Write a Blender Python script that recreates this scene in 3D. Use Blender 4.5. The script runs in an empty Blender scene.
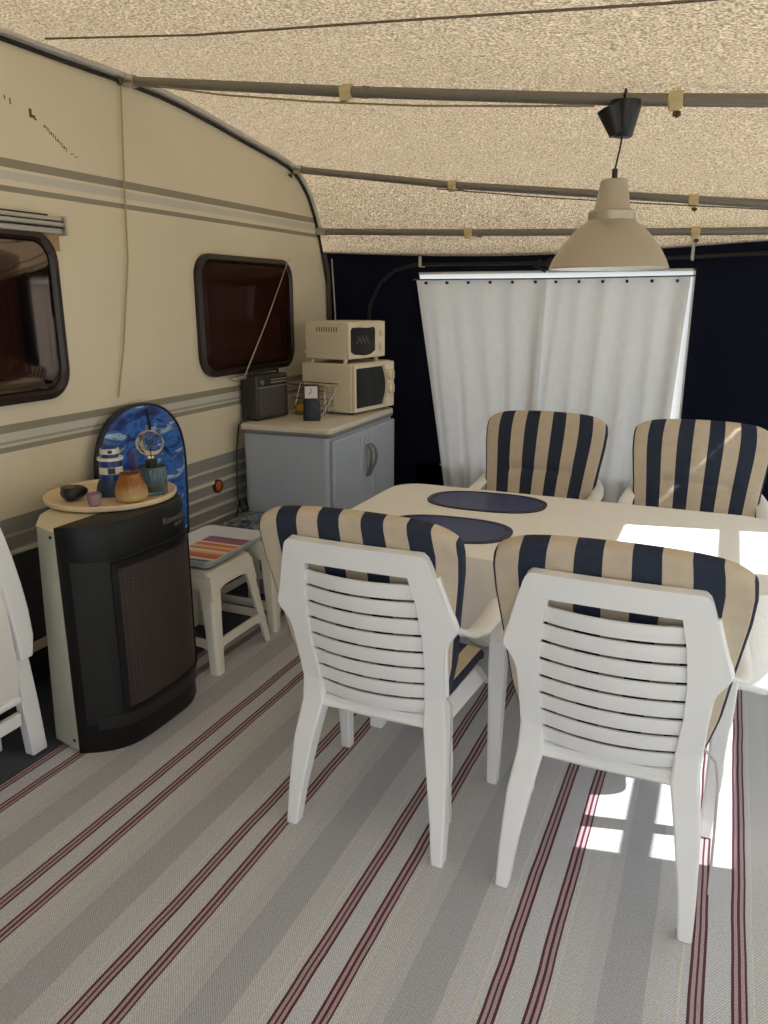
import bpy, bmesh, math, random
from mathutils import Vector, Matrix
random.seed(7)
sc = bpy.context.scene
COL = sc.collection
PI = math.pi

def s(r, g, b):
    f = lambda c: (c/255/12.92 if c/255 <= .04045 else ((c/255+.055)/1.055)**2.4)
    return (f(r), f(g), f(b), 1.0)

# ------------------------------------------------------------------ camera
F_PX, VPX, VPY, CAM_H = 769.0, 735.0, 300.0, 1.58
th = math.atan((512-VPY)/F_PX)
up_c = Vector((0, math.cos(th), -math.sin(th)))
Y_c = Vector(((VPX-384)/F_PX, (512-VPY)/F_PX, 1)).normalized()
X_c = Y_c.cross(up_c)
if X_c.x < 0: X_c = -X_c
# rows: camera right / up / forward expressed in world axes
right = Vector((X_c.x, Y_c.x, up_c.x)); upv = Vector((X_c.y, Y_c.y, up_c.y)); fwd = Vector((X_c.z, Y_c.z, up_c.z))
cd = bpy.data.cameras.new('camera'); cam = bpy.data.objects.new('camera', cd); COL.objects.link(cam)
cd.sensor_fit = 'VERTICAL'; cd.sensor_height = 24.0; cd.lens = F_PX/1024*24.0
cd.clip_start = .02
M = Matrix.Identity(4)
for i in range(3):
    M[i][0] = right[i]; M[i][1] = upv[i]; M[i][2] = -fwd[i]
M.translation = Vector((0, 0, CAM_H))
cam.matrix_world = M
sc.camera = cam

# ------------------------------------------------------------------ light
sc.view_settings.view_transform = 'Standard'; sc.view_settings.look = 'None'
sc.view_settings.gamma = 1.0; sc.view_settings.use_curve_mapping = False
sc.view_settings.exposure = 0.46
try:
    sc.cycles.max_bounces = 10; sc.cycles.diffuse_bounces = 6; sc.cycles.transmission_bounces = 6
    sc.cycles.transparent_max_bounces = 10; sc.cycles.use_denoising = True; sc.cycles.caustics_refractive = False
    sc.cycles.sample_clamp_indirect = 6.0
except Exception: pass
w = bpy.data.worlds.new('sky'); sc.world = w; w.use_nodes = True
bg = w.node_tree.nodes['Background']; bg.inputs[0].default_value = (.84, .92, 1.0, 1); bg.inputs[1].default_value = 1.7
SUN_DIR = Vector((1, .20, 1.02)).normalized()
sd = bpy.data.lights.new('sun', 'SUN'); sd.energy = 9.0; sd.angle = .009; sd.color = (1, .99, .98)
so = bpy.data.objects.new('sun', sd); COL.objects.link(so)
so.rotation_euler = SUN_DIR.to_track_quat('Z', 'Y').to_euler(); so.location = (4, 2, 5)

# ------------------------------------------------------------------ materials
def newmat(name):
    m = bpy.data.materials.new(name); m.use_nodes = True
    nt = m.node_tree
    return m, nt, nt.nodes['Principled BSDF']
def N(nt, t, **kw):
    n = nt.nodes.new(t)
    for k, v in kw.items(): setattr(n, k, v)
    return n
def mat(name, c, rough=.5, metal=0, bump=0, bscale=200, var=0, vscale=6, spec=None, coat=0):
    m, nt, p = newmat(name)
    p.inputs['Base Color'].default_value = c; p.inputs['Roughness'].default_value = rough; p.inputs['Metallic'].default_value = metal
    if spec is not None: p.inputs['Specular IOR Level'].default_value = spec
    if coat: p.inputs['Coat Weight'].default_value = coat
    tc = N(nt, 'ShaderNodeTexCoord')
    if var:
        no = N(nt, 'ShaderNodeTexNoise'); no.inputs['Scale'].default_value = vscale; no.inputs['Detail'].default_value = 4
        nt.links.new(tc.outputs['Object'], no.inputs['Vector'])
        mx = N(nt, 'ShaderNodeMixRGB'); mx.blend_type = 'MIX'
        mx.inputs[1].default_value = tuple(min(1, x*(1+var)) for x in c[:3])+(1,); mx.inputs[2].default_value = tuple(x*(1-var) for x in c[:3])+(1,)
        nt.links.new(no.outputs['Fac'], mx.inputs[0]); nt.links.new(mx.outputs[0], p.inputs['Base Color'])
    if bump:
        nb = N(nt, 'ShaderNodeTexNoise'); nb.inputs['Scale'].default_value = bscale; nb.inputs['Detail'].default_value = 2
        nt.links.new(tc.outputs['Object'], nb.inputs['Vector'])
        b = N(nt, 'ShaderNodeBump'); b.inputs['Strength'].default_value = bump; b.inputs['Distance'].default_value = .004
        nt.links.new(nb.outputs['Fac'], b.inputs['Height']); nt.links.new(b.outputs['Normal'], p.inputs['Normal'])
    return m
def const_ramp(nt, stops):
    r = N(nt, 'ShaderNodeValToRGB'); r.color_ramp.interpolation = 'CONSTANT'
    e = r.color_ramp.elements
    e[0].position = 0; e[0].color = stops[0][1]
    e[1].position = stops[1][0]; e[1].color = stops[1][1]
    for pos, c in stops[2:]:
        k = e.new(pos); k.color = c
    return r
def math_node(nt, op, a, b=None):
    n = N(nt, 'ShaderNodeMath', operation=op)
    for i, v in enumerate((a, b)):
        if v is None: continue
        if isinstance(v, (int, float)): n.inputs[i].default_value = v
        else: nt.links.new(v, n.inputs[i])
    return n.outputs[0]

def fabric_translucent(name, c1, c2, scale, trans, tcol=None, detail=2):
    m, nt, p = newmat(name)
    tc = N(nt, 'ShaderNodeTexCoord'); no = N(nt, 'ShaderNodeTexNoise')
    no.inputs['Scale'].default_value = scale; no.inputs['Detail'].default_value = detail; no.inputs['Roughness'].default_value = .6
    nt.links.new(tc.outputs['Object'], no.inputs['Vector'])
    cr = N(nt, 'ShaderNodeValToRGB'); cr.color_ramp.elements[0].position = .36; cr.color_ramp.elements[1].position = .64
    cr.color_ramp.elements[0].color = c2; cr.color_ramp.elements[1].color = c1
    nt.links.new(no.outputs['Fac'], cr.inputs[0])
    tr = N(nt, 'ShaderNodeBsdfTranslucent'); df = N(nt, 'ShaderNodeBsdfDiffuse'); mx = N(nt, 'ShaderNodeMixShader')
    nt.links.new(cr.outputs[0], df.inputs[0]); nt.links.new(cr.outputs[0], tr.inputs[0])
    mx.inputs[0].default_value = trans
    nt.links.new(df.outputs[0], mx.inputs[1]); nt.links.new(tr.outputs[0], mx.inputs[2])
    nt.nodes.remove(p)
    nt.links.new(mx.outputs[0], nt.nodes['Material Output'].inputs[0])
    return m

def glass(name, c, rough=.02, ior=1.45, trans=1.0):
    m, nt, p = newmat(name)
    p.inputs['Base Color'].default_value = c; p.inputs['Roughness'].default_value = rough
    p.inputs['Transmission Weight'].default_value = trans; p.inputs['IOR'].default_value = ior
    return m

# the striped woven carpet: bands across X, weave from checks
def carpet_mat():
    m, nt, p = newmat('woven_carpet')
    tc = N(nt, 'ShaderNodeTexCoord'); sx = N(nt, 'ShaderNodeSeparateXYZ'); nt.links.new(tc.outputs['Object'], sx.inputs[0])
    P = .435
    nz = N(nt, 'ShaderNodeTexNoise'); nz.inputs['Scale'].default_value = 3.0; nt.links.new(tc.outputs['Object'], nz.inputs['Vector'])
    wob = math_node(nt, 'MULTIPLY', math_node(nt, 'SUBTRACT', nz.outputs['Fac'], .5), .012)
    x = math_node(nt, 'ADD', math_node(nt, 'ADD', sx.outputs[0], 1.252+P*10), wob)
    t = math_node(nt, 'FRACT', math_node(nt, 'DIVIDE', x, P))
    mar = s(90, 38, 52); pk = s(190, 166, 170); lg = s(212, 213, 219); be = s(211, 211, 212); gr = s(187, 189, 194); cr = s(228, 224, 214); mg = s(204, 205, 208)
    def f(v): return v/P
    st = []
    def band(o):
        e = .0065
        for k in range(3):
            st.append((f(o+k*(e+.0085)), mar)); st.append((f(o+k*(e+.0085)+e), pk if k < 2 else None))
    st.append((0, cr)); st.append((f(.005), lg))
    band(.019); st[-1] = (st[-1][0], lg)
    band(.113); st[-1] = (st[-1][0], lg)
    st += [(f(.160), cr), (f(.164), be), (f(.225), mg), (f(.262), gr), (f(.362), be), (f(.405), lg), (f(.425), be)]
    st = sorted(st, key=lambda q: q[0])
    r = const_ramp(nt, st); nt.links.new(t, r.inputs[0])
    # weave: light and dark threads
    br = N(nt, 'ShaderNodeTexChecker'); br.inputs['Scale'].default_value = 1.0
    mp = N(nt, 'ShaderNodeMapping'); mp.inputs['Scale'].default_value = (300, 230, 1)
    nt.links.new(tc.outputs['Object'], mp.inputs[0]); nt.links.new(mp.outputs[0], br.inputs['Vector'])
    br.inputs['Color1'].default_value = (1, 1, 1, 1); br.inputs['Color2'].default_value = (.62, .62, .62, 1)
    n2 = N(nt, 'ShaderNodeTexNoise'); n2.inputs['Scale'].default_value = 160; nt.links.new(tc.outputs['Object'], n2.inputs['Vector'])
    c2 = N(nt, 'ShaderNodeMapRange'); c2.inputs[1].default_value = .3; c2.inputs[2].default_value = .7; c2.inputs[3].default_value = .88; c2.inputs[4].default_value = 1.14
    nt.links.new(n2.outputs['Fac'], c2.inputs[0])
    mu = N(nt, 'ShaderNodeMixRGB', blend_type='MULTIPLY'); mu.inputs[0].default_value = 1
    nt.links.new(r.outputs[0], mu.inputs[1]); nt.links.new(br.outputs['Color'], mu.inputs[2])
    mu2 = N(nt, 'ShaderNodeMixRGB', blend_type='MULTIPLY'); mu2.inputs[0].default_value = 1
    nt.links.new(mu.outputs[0], mu2.inputs[1]); nt.links.new(c2.outputs[0], mu2.inputs[2])
    nt.links.new(mu2.outputs[0], p.inputs['Base Color'])
    p.inputs['Roughness'].default_value = .62; p.inputs['Specular IOR Level'].default_value = .4
    b = N(nt, 'ShaderNodeBump'); b.inputs['Strength'].default_value = .35; b.inputs['Distance'].default_value = .003
    nt.links.new(br.outputs['Fac'], b.inputs['Height']); nt.links.new(b.outputs['Normal'], p.inputs['Normal'])
    return m

# painted caravan side: hammered cream sheet with printed bands at fixed heights
def caravan_mat():
    m, nt, p = newmat('caravan_sheet')
    tc = N(nt, 'ShaderNodeTexCoord'); sx = N(nt, 'ShaderNodeSeparateXYZ'); nt.links.new(tc.outputs['Object'], sx.inputs[0])
    cream = s(220, 210, 184); dk = s(144, 137, 120); lg = s(198, 196, 184); gr = s(142, 141, 136); rl = s(180, 178, 168)
    Z = 2.6
    st = [(0, s(60, 58, 56)), (.24, cream), (.275, gr)]
    z = .385
    for k in range(6): st += [(z, rl), (z+.012, gr)]; z += .066
    st += [(.792, cream), (1.028, dk), (1.050, lg), (1.066, s(160, 155, 138)), (1.069, lg), (1.106, dk), (1.134, cream),
           (1.944, dk), (1.961, cream), (1.984, lg), (2.012, cream), (2.031, dk), (2.053, cream)]
    st = [(a/Z, c) for a, c in st]
    r = const_ramp(nt, st[:32]); nt.links.new(math_node(nt, 'DIVIDE', sx.outputs[2], Z), r.inputs[0])
    n0 = N(nt, 'ShaderNodeTexNoise'); n0.inputs['Scale'].default_value = 1.5; n0.inputs['Detail'].default_value = 5; nt.links.new(tc.outputs['Object'], n0.inputs['Vector'])
    mr = N(nt, 'ShaderNodeMapRange'); mr.inputs[1].default_value = .3; mr.inputs[2].default_value = .7; mr.inputs[3].default_value = .93; mr.inputs[4].default_value = 1.04
    nt.links.new(n0.outputs['Fac'], mr.inputs[0])
    mu = N(nt, 'ShaderNodeMixRGB', blend_type='MULTIPLY'); mu.inputs[0].default_value = 1
    nt.links.new(r.outputs[0], mu.inputs[1]); nt.links.new(mr.outputs[0], mu.inputs[2]); nt.links.new(mu.outputs[0], p.inputs['Base Color'])
    p.inputs['Roughness'].default_value = .45
    mp = N(nt, 'ShaderNodeMapping'); mp.inputs['Scale'].default_value = (1, 1, 1.7); nt.links.new(tc.outputs['Object'], mp.inputs[0])
    nb = N(nt, 'ShaderNodeTexVoronoi'); nb.inputs['Scale'].default_value = 85; nt.links.new(mp.outputs[0], nb.inputs['Vector'])
    b = N(nt, 'ShaderNodeBump'); b.inputs['Strength'].default_value = .35; b.inputs['Distance'].default_value = .003
    nt.links.new(nb.outputs['Distance'], b.inputs['Height']); nt.links.new(b.outputs['Normal'], p.inputs['Normal'])
    return m

def stripe_mat():
    m, nt, p = newmat('cushion_stripe')
    uv = N(nt, 'ShaderNodeTexCoord'); sx = N(nt, 'ShaderNodeSeparateXYZ'); nt.links.new(uv.outputs['UV'], sx.inputs[0])
    fr = math_node(nt, 'FRACT', math_node(nt, 'MULTIPLY', sx.outputs[0], 4.5))
    nav = math_node(nt, 'GREATER_THAN', fr, .5)
    e = math_node(nt, 'GREATER_THAN', math_node(nt, 'ABSOLUTE', math_node(nt, 'SUBTRACT', sx.outputs[0], .5)), .487)
    fac = math_node(nt, 'MAXIMUM', nav, e)
    n0 = N(nt, 'ShaderNodeTexNoise'); n0.inputs['Scale'].default_value = 25; n0.inputs['Detail'].default_value = 4; nt.links.new(uv.outputs['Object'], n0.inputs['Vector'])
    mr = N(nt, 'ShaderNodeMapRange'); mr.inputs[3].default_value = .85; mr.inputs[4].default_value = 1.12; nt.links.new(n0.outputs['Fac'], mr.inputs[0])
    mx = N(nt, 'ShaderNodeMixRGB'); mx.inputs[1].default_value = s(198, 183, 162); mx.inputs[2].default_value = s(47, 54, 70)
    nt.links.new(fac, mx.inputs[0])
    mu = N(nt, 'ShaderNodeMixRGB', blend_type='MULTIPLY'); mu.inputs[0].default_value = 1
    nt.links.new(mx.outputs[0], mu.inputs[1]); nt.links.new(mr.outputs[0], mu.inputs[2]); nt.links.new(mu.outputs[0], p.inputs['Base Color'])
    p.inputs['Roughness'].default_value = .85; p.inputs['Specular IOR Level'].default_value = .2
    nb = N(nt, 'ShaderNodeTexNoise'); nb.inputs['Scale'].default_value = 30; nb.inputs['Detail'].default_value = 5; nt.links.new(uv.outputs['Object'], nb.inputs['Vector'])
    b = N(nt, 'ShaderNodeBump'); b.inputs['Strength'].default_value = .3; b.inputs['Distance'].default_value = .01
    nt.links.new(nb.outputs['Fac'], b.inputs['Height']); nt.links.new(b.outputs['Normal'], p.inputs['Normal'])
    return m

def print_mat(name, cols, scale, rough=.4, stretch=(1, 1, 1), distort=0):
    m, nt, p = newmat(name)
    tc = N(nt, 'ShaderNodeTexCoord'); mp = N(nt, 'ShaderNodeMapping'); mp.inputs['Scale'].default_value = stretch
    nt.links.new(tc.outputs['Object'], mp.inputs[0])
    no = N(nt, 'ShaderNodeTexNoise'); no.inputs['Scale'].default_value = scale; no.inputs['Detail'].default_value = 6; no.inputs['Distortion'].default_value = distort
    nt.links.new(mp.outputs[0], no.inputs['Vector'])
    r = N(nt, 'ShaderNodeValToRGB'); e = r.color_ramp.elements
    for i, (pos, c) in enumerate(cols):
        k = e[i] if i < 2 else e.new(pos)
        k.position = pos; k.color = c
    nt.links.new(no.outputs['Fac'], r.inputs[0]); nt.links.new(r.outputs[0], p.inputs['Base Color'])
    p.inputs['Roughness'].default_value = rough
    return m

def grille_mat(name, c1, c2, scale, axis=2, rough=.5):
    m, nt, p = newmat(name)
    tc = N(nt, 'ShaderNodeTexCoord'); sx = N(nt, 'ShaderNodeSeparateXYZ'); nt.links.new(tc.outputs['Object'], sx.inputs[0])
    f = math_node(nt, 'FRACT', math_node(nt, 'MULTIPLY', sx.outputs[axis], scale))
    g = math_node(nt, 'GREATER_THAN', f, .6)
    mx = N(nt, 'ShaderNodeMixRGB'); mx.inputs[1].default_value = c1; mx.inputs[2].default_value = c2; nt.links.new(g, mx.inputs[0])
    nt.links.new(mx.outputs[0], p.inputs['Base Color']); p.inputs['Roughness'].default_value = rough
    b = N(nt, 'ShaderNodeBump'); b.inputs['Strength'].default_value = .6; b.inputs['Distance'].default_value = .004; nt.links.new(g, b.inputs['Height']); b.invert = True
    nt.links.new(b.outputs['Normal'], p.inputs['Normal'])
    return m

MT = {}
MT['plastic'] = mat('white_plastic', s(238, 238, 238), .38, bump=.05, bscale=60, var=.03)
MT['stoolp'] = mat('ivory_plastic', s(228, 222, 206), .42, var=.04)
MT['stripe'] = stripe_mat()
MT['carpet'] = carpet_mat()
MT['caravan'] = caravan_mat()
MT['roof'] = fabric_translucent('roof_canvas', s(227, 216, 199), s(160, 149, 131), 125, .5, detail=1)
MT['curtain'] = fabric_translucent('curtain_cloth', s(240, 240, 240), s(237, 237, 237), 20, .5)
MT['cloth'] = mat('table_cloth', s(240, 239, 235), .7, bump=.5, bscale=70, var=.02)
MT['navy'] = mat('navy_canvas', s(14, 17, 34), .9, bump=.1, bscale=300, spec=.15)
MT['dark_web'] = mat('dark_webbing', s(34, 31, 34), .8)
MT['front'] = fabric_translucent('white_canvas', s(232, 232, 230), s(222, 222, 220), 60, .5)
MT['pole'] = mat('grey_steel_tube', s(130, 126, 118), .45, metal=.3, var=.06, vscale=9)
MT['alu'] = mat('aluminium', s(190, 188, 182), .35, metal=.8)
MT['rubber'] = mat('black_rubber', s(22, 20, 20), .6)
MT['frame'] = mat('window_seal', s(34, 24, 22), .35)
MT['black'] = mat('black_plastic', s(26, 25, 26), .4)
MT['blackm'] = mat('matte_black_case', s(14, 13, 14), .42, spec=.3, bump=.08, bscale=500)
MT['dkgrey'] = mat('dark_grey_plastic', s(62, 61, 60), .5)
MT['casing'] = mat('pale_grey_green_steel', s(168, 168, 153), .5, var=.14, vscale=8)
MT['casetop'] = mat('cream_enamel', s(216, 204, 176), .45, var=.04)
MT['grille'] = grille_mat('black_louvre', s(17, 16, 17), s(5, 5, 5), 95)
MT['cabinet'] = mat('blue_grey_plastic', s(168, 176, 188), .45, var=.03)
MT['cabtop'] = mat('pale_worktop', s(206, 200, 188), .45, var=.03)
MT['cabtrim'] = mat('grey_trim', s(134, 132, 130), .5)
MT['handle'] = mat('taupe_handle', s(112, 104, 96), .4)
MT['appliance'] = mat('cream_appliance', s(226, 214, 188), .4, var=.02)
MT['blackglass'] = mat('black_glass', s(8, 8, 9), .10, spec=.25)
MT['shade'] = mat('champagne_metal', s(186, 178, 162), .38, metal=.55, var=.05)
MT['white'] = mat('white_enamel', s(240, 240, 238), .5)
MT['mat'] = mat('navy_placemat', s(40, 54, 104), .38, spec=.35, var=.1, vscale=5)
MT['matrim'] = mat('navy_placemat_rim', s(20, 26, 52), .4)
MT['trayw'] = mat('cream_tray', s(232, 210, 176), .5, var=.05)
MT['clip'] = mat('yellowed_clip', s(204, 188, 146), .5)
MT['brass'] = mat('dull_brass', s(90, 76, 48), .4, metal=.7)
MT['cord'] = mat('tan_cord', s(178, 158, 112), .8)
MT['greycord'] = mat('grey_cord', s(98, 92, 84), .8)
MT['chrome'] = mat('chrome_wire', s(200, 200, 200), .2, metal=1)
MT['webb'] = mat('white_strap', s(190, 188, 182), .8)
MT['ground'] = mat('gravel_ground', s(150, 146, 134), .95, var=.2, vscale=8)
MT['gsheet'] = mat('dark_groundsheet', s(74, 80, 92), .8, var=.1)
MT['inside'] = mat('caravan_interior', s(78, 52, 42), .8)
MT['net'] = mat('brown_curtain', s(150, 112, 88), .85)
def tinted():
    m, nt, p = newmat('tinted_acrylic')
    tr = N(nt, 'ShaderNodeBsdfTransparent'); tr.inputs[0].default_value = (.16, .075, .06, 1)
    gl = N(nt, 'ShaderNodeBsdfGlossy'); gl.inputs[0].default_value = (.22, .18, .16, 1); gl.inputs[1].default_value = .07
    fr = N(nt, 'ShaderNodeFresnel'); fr.inputs[0].default_value = 1.45
    mx = N(nt, 'ShaderNodeMixShader'); nt.links.new(fr.outputs[0], mx.inputs[0]); nt.links.new(tr.outputs[0], mx.inputs[1]); nt.links.new(gl.outputs[0], mx.inputs[2])
    df = N(nt, 'ShaderNodeBsdfDiffuse'); df.inputs[0].default_value = s(62, 36, 31)
    m2 = N(nt, 'ShaderNodeMixShader'); m2.inputs[0].default_value = .5; nt.links.new(tr.outputs[0], m2.inputs[1]); nt.links.new(df.outputs[0], m2.inputs[2]); nt.links.new(m2.outputs[0], mx.inputs[1])
    nt.nodes.remove(p); nt.links.new(mx.outputs[0], nt.nodes['Material Output'].inputs[0]); return m
MT['tint'] = tinted()
def film():
    m, nt, p = newmat('clear_film')
    tr = N(nt, 'ShaderNodeBsdfTransparent'); tr.inputs[0].default_value = (.94, .95, .95, 1)
    gl = N(nt, 'ShaderNodeBsdfGlossy'); gl.inputs[1].default_value = .05
    mx = N(nt, 'ShaderNodeMixShader'); mx.inputs[0].default_value = .05; nt.links.new(tr.outputs[0], mx.inputs[1]); nt.links.new(gl.outputs[0], mx.inputs[2])
    nt.nodes.remove(p); nt.links.new(mx.outputs[0], nt.nodes['Material Output'].inputs[0]); return m
MT['film'] = film()
def milky():
    m, nt, p = newmat('milky_film')
    tr = N(nt, 'ShaderNodeBsdfTransparent'); tr.inputs[0].default_value = (.9, .9, .9, 1)
    tl = N(nt, 'ShaderNodeBsdfTranslucent'); tl.inputs[0].default_value = (.55, .55, .55, 1)
    mx = N(nt, 'ShaderNodeMixShader'); mx.inputs[0].default_value = .72; nt.links.new(tr.outputs[0], mx.inputs[1]); nt.links.new(tl.outputs[0], mx.inputs[2])
    nt.nodes.remove(p); nt.links.new(mx.outputs[0], nt.nodes['Material Output'].inputs[0]); return m
MT['milky'] = milky()

# ------------------------------------------------------------------ mesh helpers
class MB:
    def __init__(self): self.v = []; self.f = []; self.uv = []
    def add(self, vs, fs, uvs=None):
        o = len(self.v); self.v += [tuple(x) for x in vs]; self.f += [tuple(i+o for i in q) for q in fs]
        self.uv += list(uvs) if uvs else [(0.5, 0.5)]*len(vs); return self
    def box(self, a, b, T=None):
        (x0, y0, z0), (x1, y1, z1) = a, b
        vs = [Vector(p) for p in [(x0, y0, z0), (x1, y0, z0), (x1, y1, z0), (x0, y1, z0), (x0, y0, z1), (x1, y0, z1), (x1, y1, z1), (x0, y1, z1)]]
        if T: vs = [T @ p for p in vs]
        return self.add(vs, [(0, 3, 2, 1), (4, 5, 6, 7), (0, 1, 5, 4), (1, 2, 6, 5), (2, 3, 7, 6), (3, 0, 4, 7)])
    def loft(self, loops, caps=True, closed=False):
        n = len(loops[0]); vs = [p for l in loops for p in l]; fs = []
        L = len(loops)
        for i in range(L if closed else L-1):
            for j in range(n):
                a = i*n+j; b = i*n+(j+1) % n; i2 = (i+1) % L
                fs.append((a, b, i2*n+(j+1) % n, i2*n+j))
        if caps and not closed: fs += [tuple(range(n-1, -1, -1)), tuple((L-1)*n+k for k in range(n))]
        return self.add(vs, fs)
    def tube(self, pts, r, n=8, closed=False, rs=None):
        pts = [Vector(p) for p in pts]; loops = []
        L = len(pts); nrm = None
        for i, p in enumerate(pts):
            if closed: t = pts[(i+1) % L]-pts[i-1]
            else: t = pts[min(i+1, L-1)]-pts[max(i-1, 0)]
            t.normalize()
            if nrm is None:
                nrm = t.orthogonal().normalized()
            else:
                nrm = nrm-t*nrm.dot(t)
                nrm = nrm.normalized() if nrm.length > 1e-6 else t.orthogonal().normalized()
            b = t.cross(nrm); rr = rs[i] if rs else r
            loops.append([p+(nrm*math.cos(2*PI*k/n)+b*math.sin(2*PI*k/n))*rr for k in range(n)])
        return self.loft(loops, True, closed)
    def lathe(self, prof, n=32, c=(0, 0, 0), T=None, caps=True):
        loops = [[Vector((c[0]+r*math.cos(2*PI*k/n), c[1]+r*math.sin(2*PI*k/n), c[2]+z)) for k in range(n)] for r, z in prof]
        if T: loops = [[T @ p for p in l] for l in loops]
        return self.loft(loops, caps)
    def sheet(self, P, t, flat=False):
        """P[i][j] grid of points; t thickness (number or function(u,v)); closed slab with uv"""
        m, n = len(P), len(P[0]); P = [[Vector(q) for q in r] for r in P]
        fr, bk, uv = [], [], []
        for i in range(m):
            for j in range(n):
                du = P[min(i+1, m-1)][j]-P[max(i-1, 0)][j]; dv = P[i][min(j+1, n-1)]-P[i][max(j-1, 0)]
                nn = du.cross(dv)
                nn = nn.normalized() if nn.length > 1e-9 else Vector((0, 0, 1))
                u, v = i/(m-1), j/(n-1)
                h = (t(u, v) if callable(t) else t)/2
                fr.append(P[i][j]+nn*h); bk.append(P[i][j]-nn*h); uv.append((u, v))
        K = m*n; fs = []
        for i in range(m-1):
            for j in range(n-1):
                a, b, c, d = i*n+j, (i+1)*n+j, (i+1)*n+j+1, i*n+j+1
                fs += [(a, b, c, d), (K+d, K+c, K+b, K+a)]
        ring = [i*n for i in range(m)]+[(m-1)*n+j for j in range(1, n)]+[i*n+n-1 for i in range(m-2, -1, -1)]+[j for j in range(n-2, 0, -1)]
        for a, b in zip(ring, ring[1:]+ring[:1]): fs.append((a, K+a, K+b, b))
        return self.add(fr+bk, fs, uv+uv)
    def xf(self, T):
        self.v = [tuple(T @ Vector(p)) for p in self.v]; return self

def build(name, mb, m, parent=None, smooth=True, bevel=0, seg=2, angle=40, subsurf=0):
    me = bpy.data.meshes.new(name)
    me.from_pydata([tuple(p) for p in mb.v], [], mb.f); me.update()
    bm = bmesh.new(); bm.from_mesh(me)
    uvl = bm.loops.layers.uv.new('UVMap')
    bm.verts.ensure_lookup_table()
    for f in bm.faces:
        for l in f.loops: l[uvl].uv = mb.uv[l.vert.index]
    bmesh.ops.recalc_face_normals(bm, faces=bm.faces)
    bm.to_mesh(me); bm.free()
    if smooth:
        for p in me.polygons: p.use_smooth = True
        me.set_sharp_from_angle(angle=math.radians(angle))
    mm = m if isinstance(m, bpy.types.Material) else MT[m]
    me.materials.append(mm)
    o = bpy.data.objects.new(name, me); COL.objects.link(o)
    if parent: o.parent = parent
    if bevel:
        b = o.modifiers.new('bevel', 'BEVEL'); b.width = bevel; b.segments = seg; b.limit_method = 'ANGLE'; b.angle_limit = math.radians(35)
        b.harden_normals = False
    if subsurf:
        q = o.modifiers.new('sub', 'SUBSURF'); q.levels = subsurf; q.render_levels = subsurf
    return o
def tag(o, label, cat, group=None, kind=None):
    o['label'] = label; o['category'] = cat
    if group: o['group'] = group
    if kind: o['kind'] = kind
    return o
def empty(name, loc, rz=0, label=None, cat=None, group=None):
    o = bpy.data.objects.new(name, None); COL.objects.link(o); o.location = loc; o.rotation_euler = (0, 0, rz)
    o.empty_display_size = .1
    if label: tag(o, label, cat, group)
    return o
def struct(name, mb, m, parent=None, **kw):
    o = build(name, mb, m, parent, **kw)
    if not parent: o['kind'] = 'structure'
    return o
def copy_tree(o, parent=None):
    c = o.copy(); COL.objects.link(c); c.parent = parent
    for ch in [q for q in bpy.data.objects if q.parent == o]: copy_tree(ch, c)
    return c
def lerp_tab(tab, x):
    if x <= tab[0][0]: return tab[0][1]
    for (a, b), (c, d) in zip(tab, tab[1:]):
        if x <= c: return b+(d-b)*(x-a)/(c-a)
    return tab[-1][1]
def rrect(w, h, r, n=6):
    """closed outline of a rounded rectangle centred on 0 in 2D"""
    out = []
    for cx, cy, a0 in ((w/2-r, h/2-r, 0), (-w/2+r, h/2-r, PI/2), (-w/2+r, -h/2+r, PI), (w/2-r, -h/2+r, 3*PI/2)):
        for k in range(n+1):
            a = a0+PI/2*k/n; out.append((cx+r*math.cos(a), cy+r*math.sin(a)))
    return out
def prism(outline, z0, z1, fn=None):
    fn = fn or (lambda x, y, z: Vector((x, y, z)))
    return MB().loft([[fn(x, y, z0) for x, y in outline], [fn(x, y, z1) for x, y in outline]])
def text_mesh(txt, size, name, m, parent, M4, extrude=.0006):
    cu = bpy.data.curves.new(name, 'FONT'); cu.body = txt; cu.size = size; cu.extrude = extrude
    t = bpy.data.objects.new(name+'_tmp', cu); COL.objects.link(t)
    me = bpy.data.meshes.new_from_object(t.evaluated_get(bpy.context.evaluated_depsgraph_get()))
    bpy.data.objects.remove(t)
    me.transform(M4); me.materials.clear(); me.materials.append(MT[m])
    o = bpy.data.objects.new(name, me); COL.objects.link(o); o.parent = parent
    return o

# ================================================================== SETTING
WX, GY, FX, NY = -2.40, 4.56, .75, -.9      # caravan side, far gable, awning front, open near end
struct('ground', MB().box((-40, -40, -.25), (40, 40, -.06)), 'ground', smooth=False)
struct('floor', MB().box((-2.7, NY, -.06), (1.0, 4.9, -.008)), 'gsheet', smooth=False)

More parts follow.
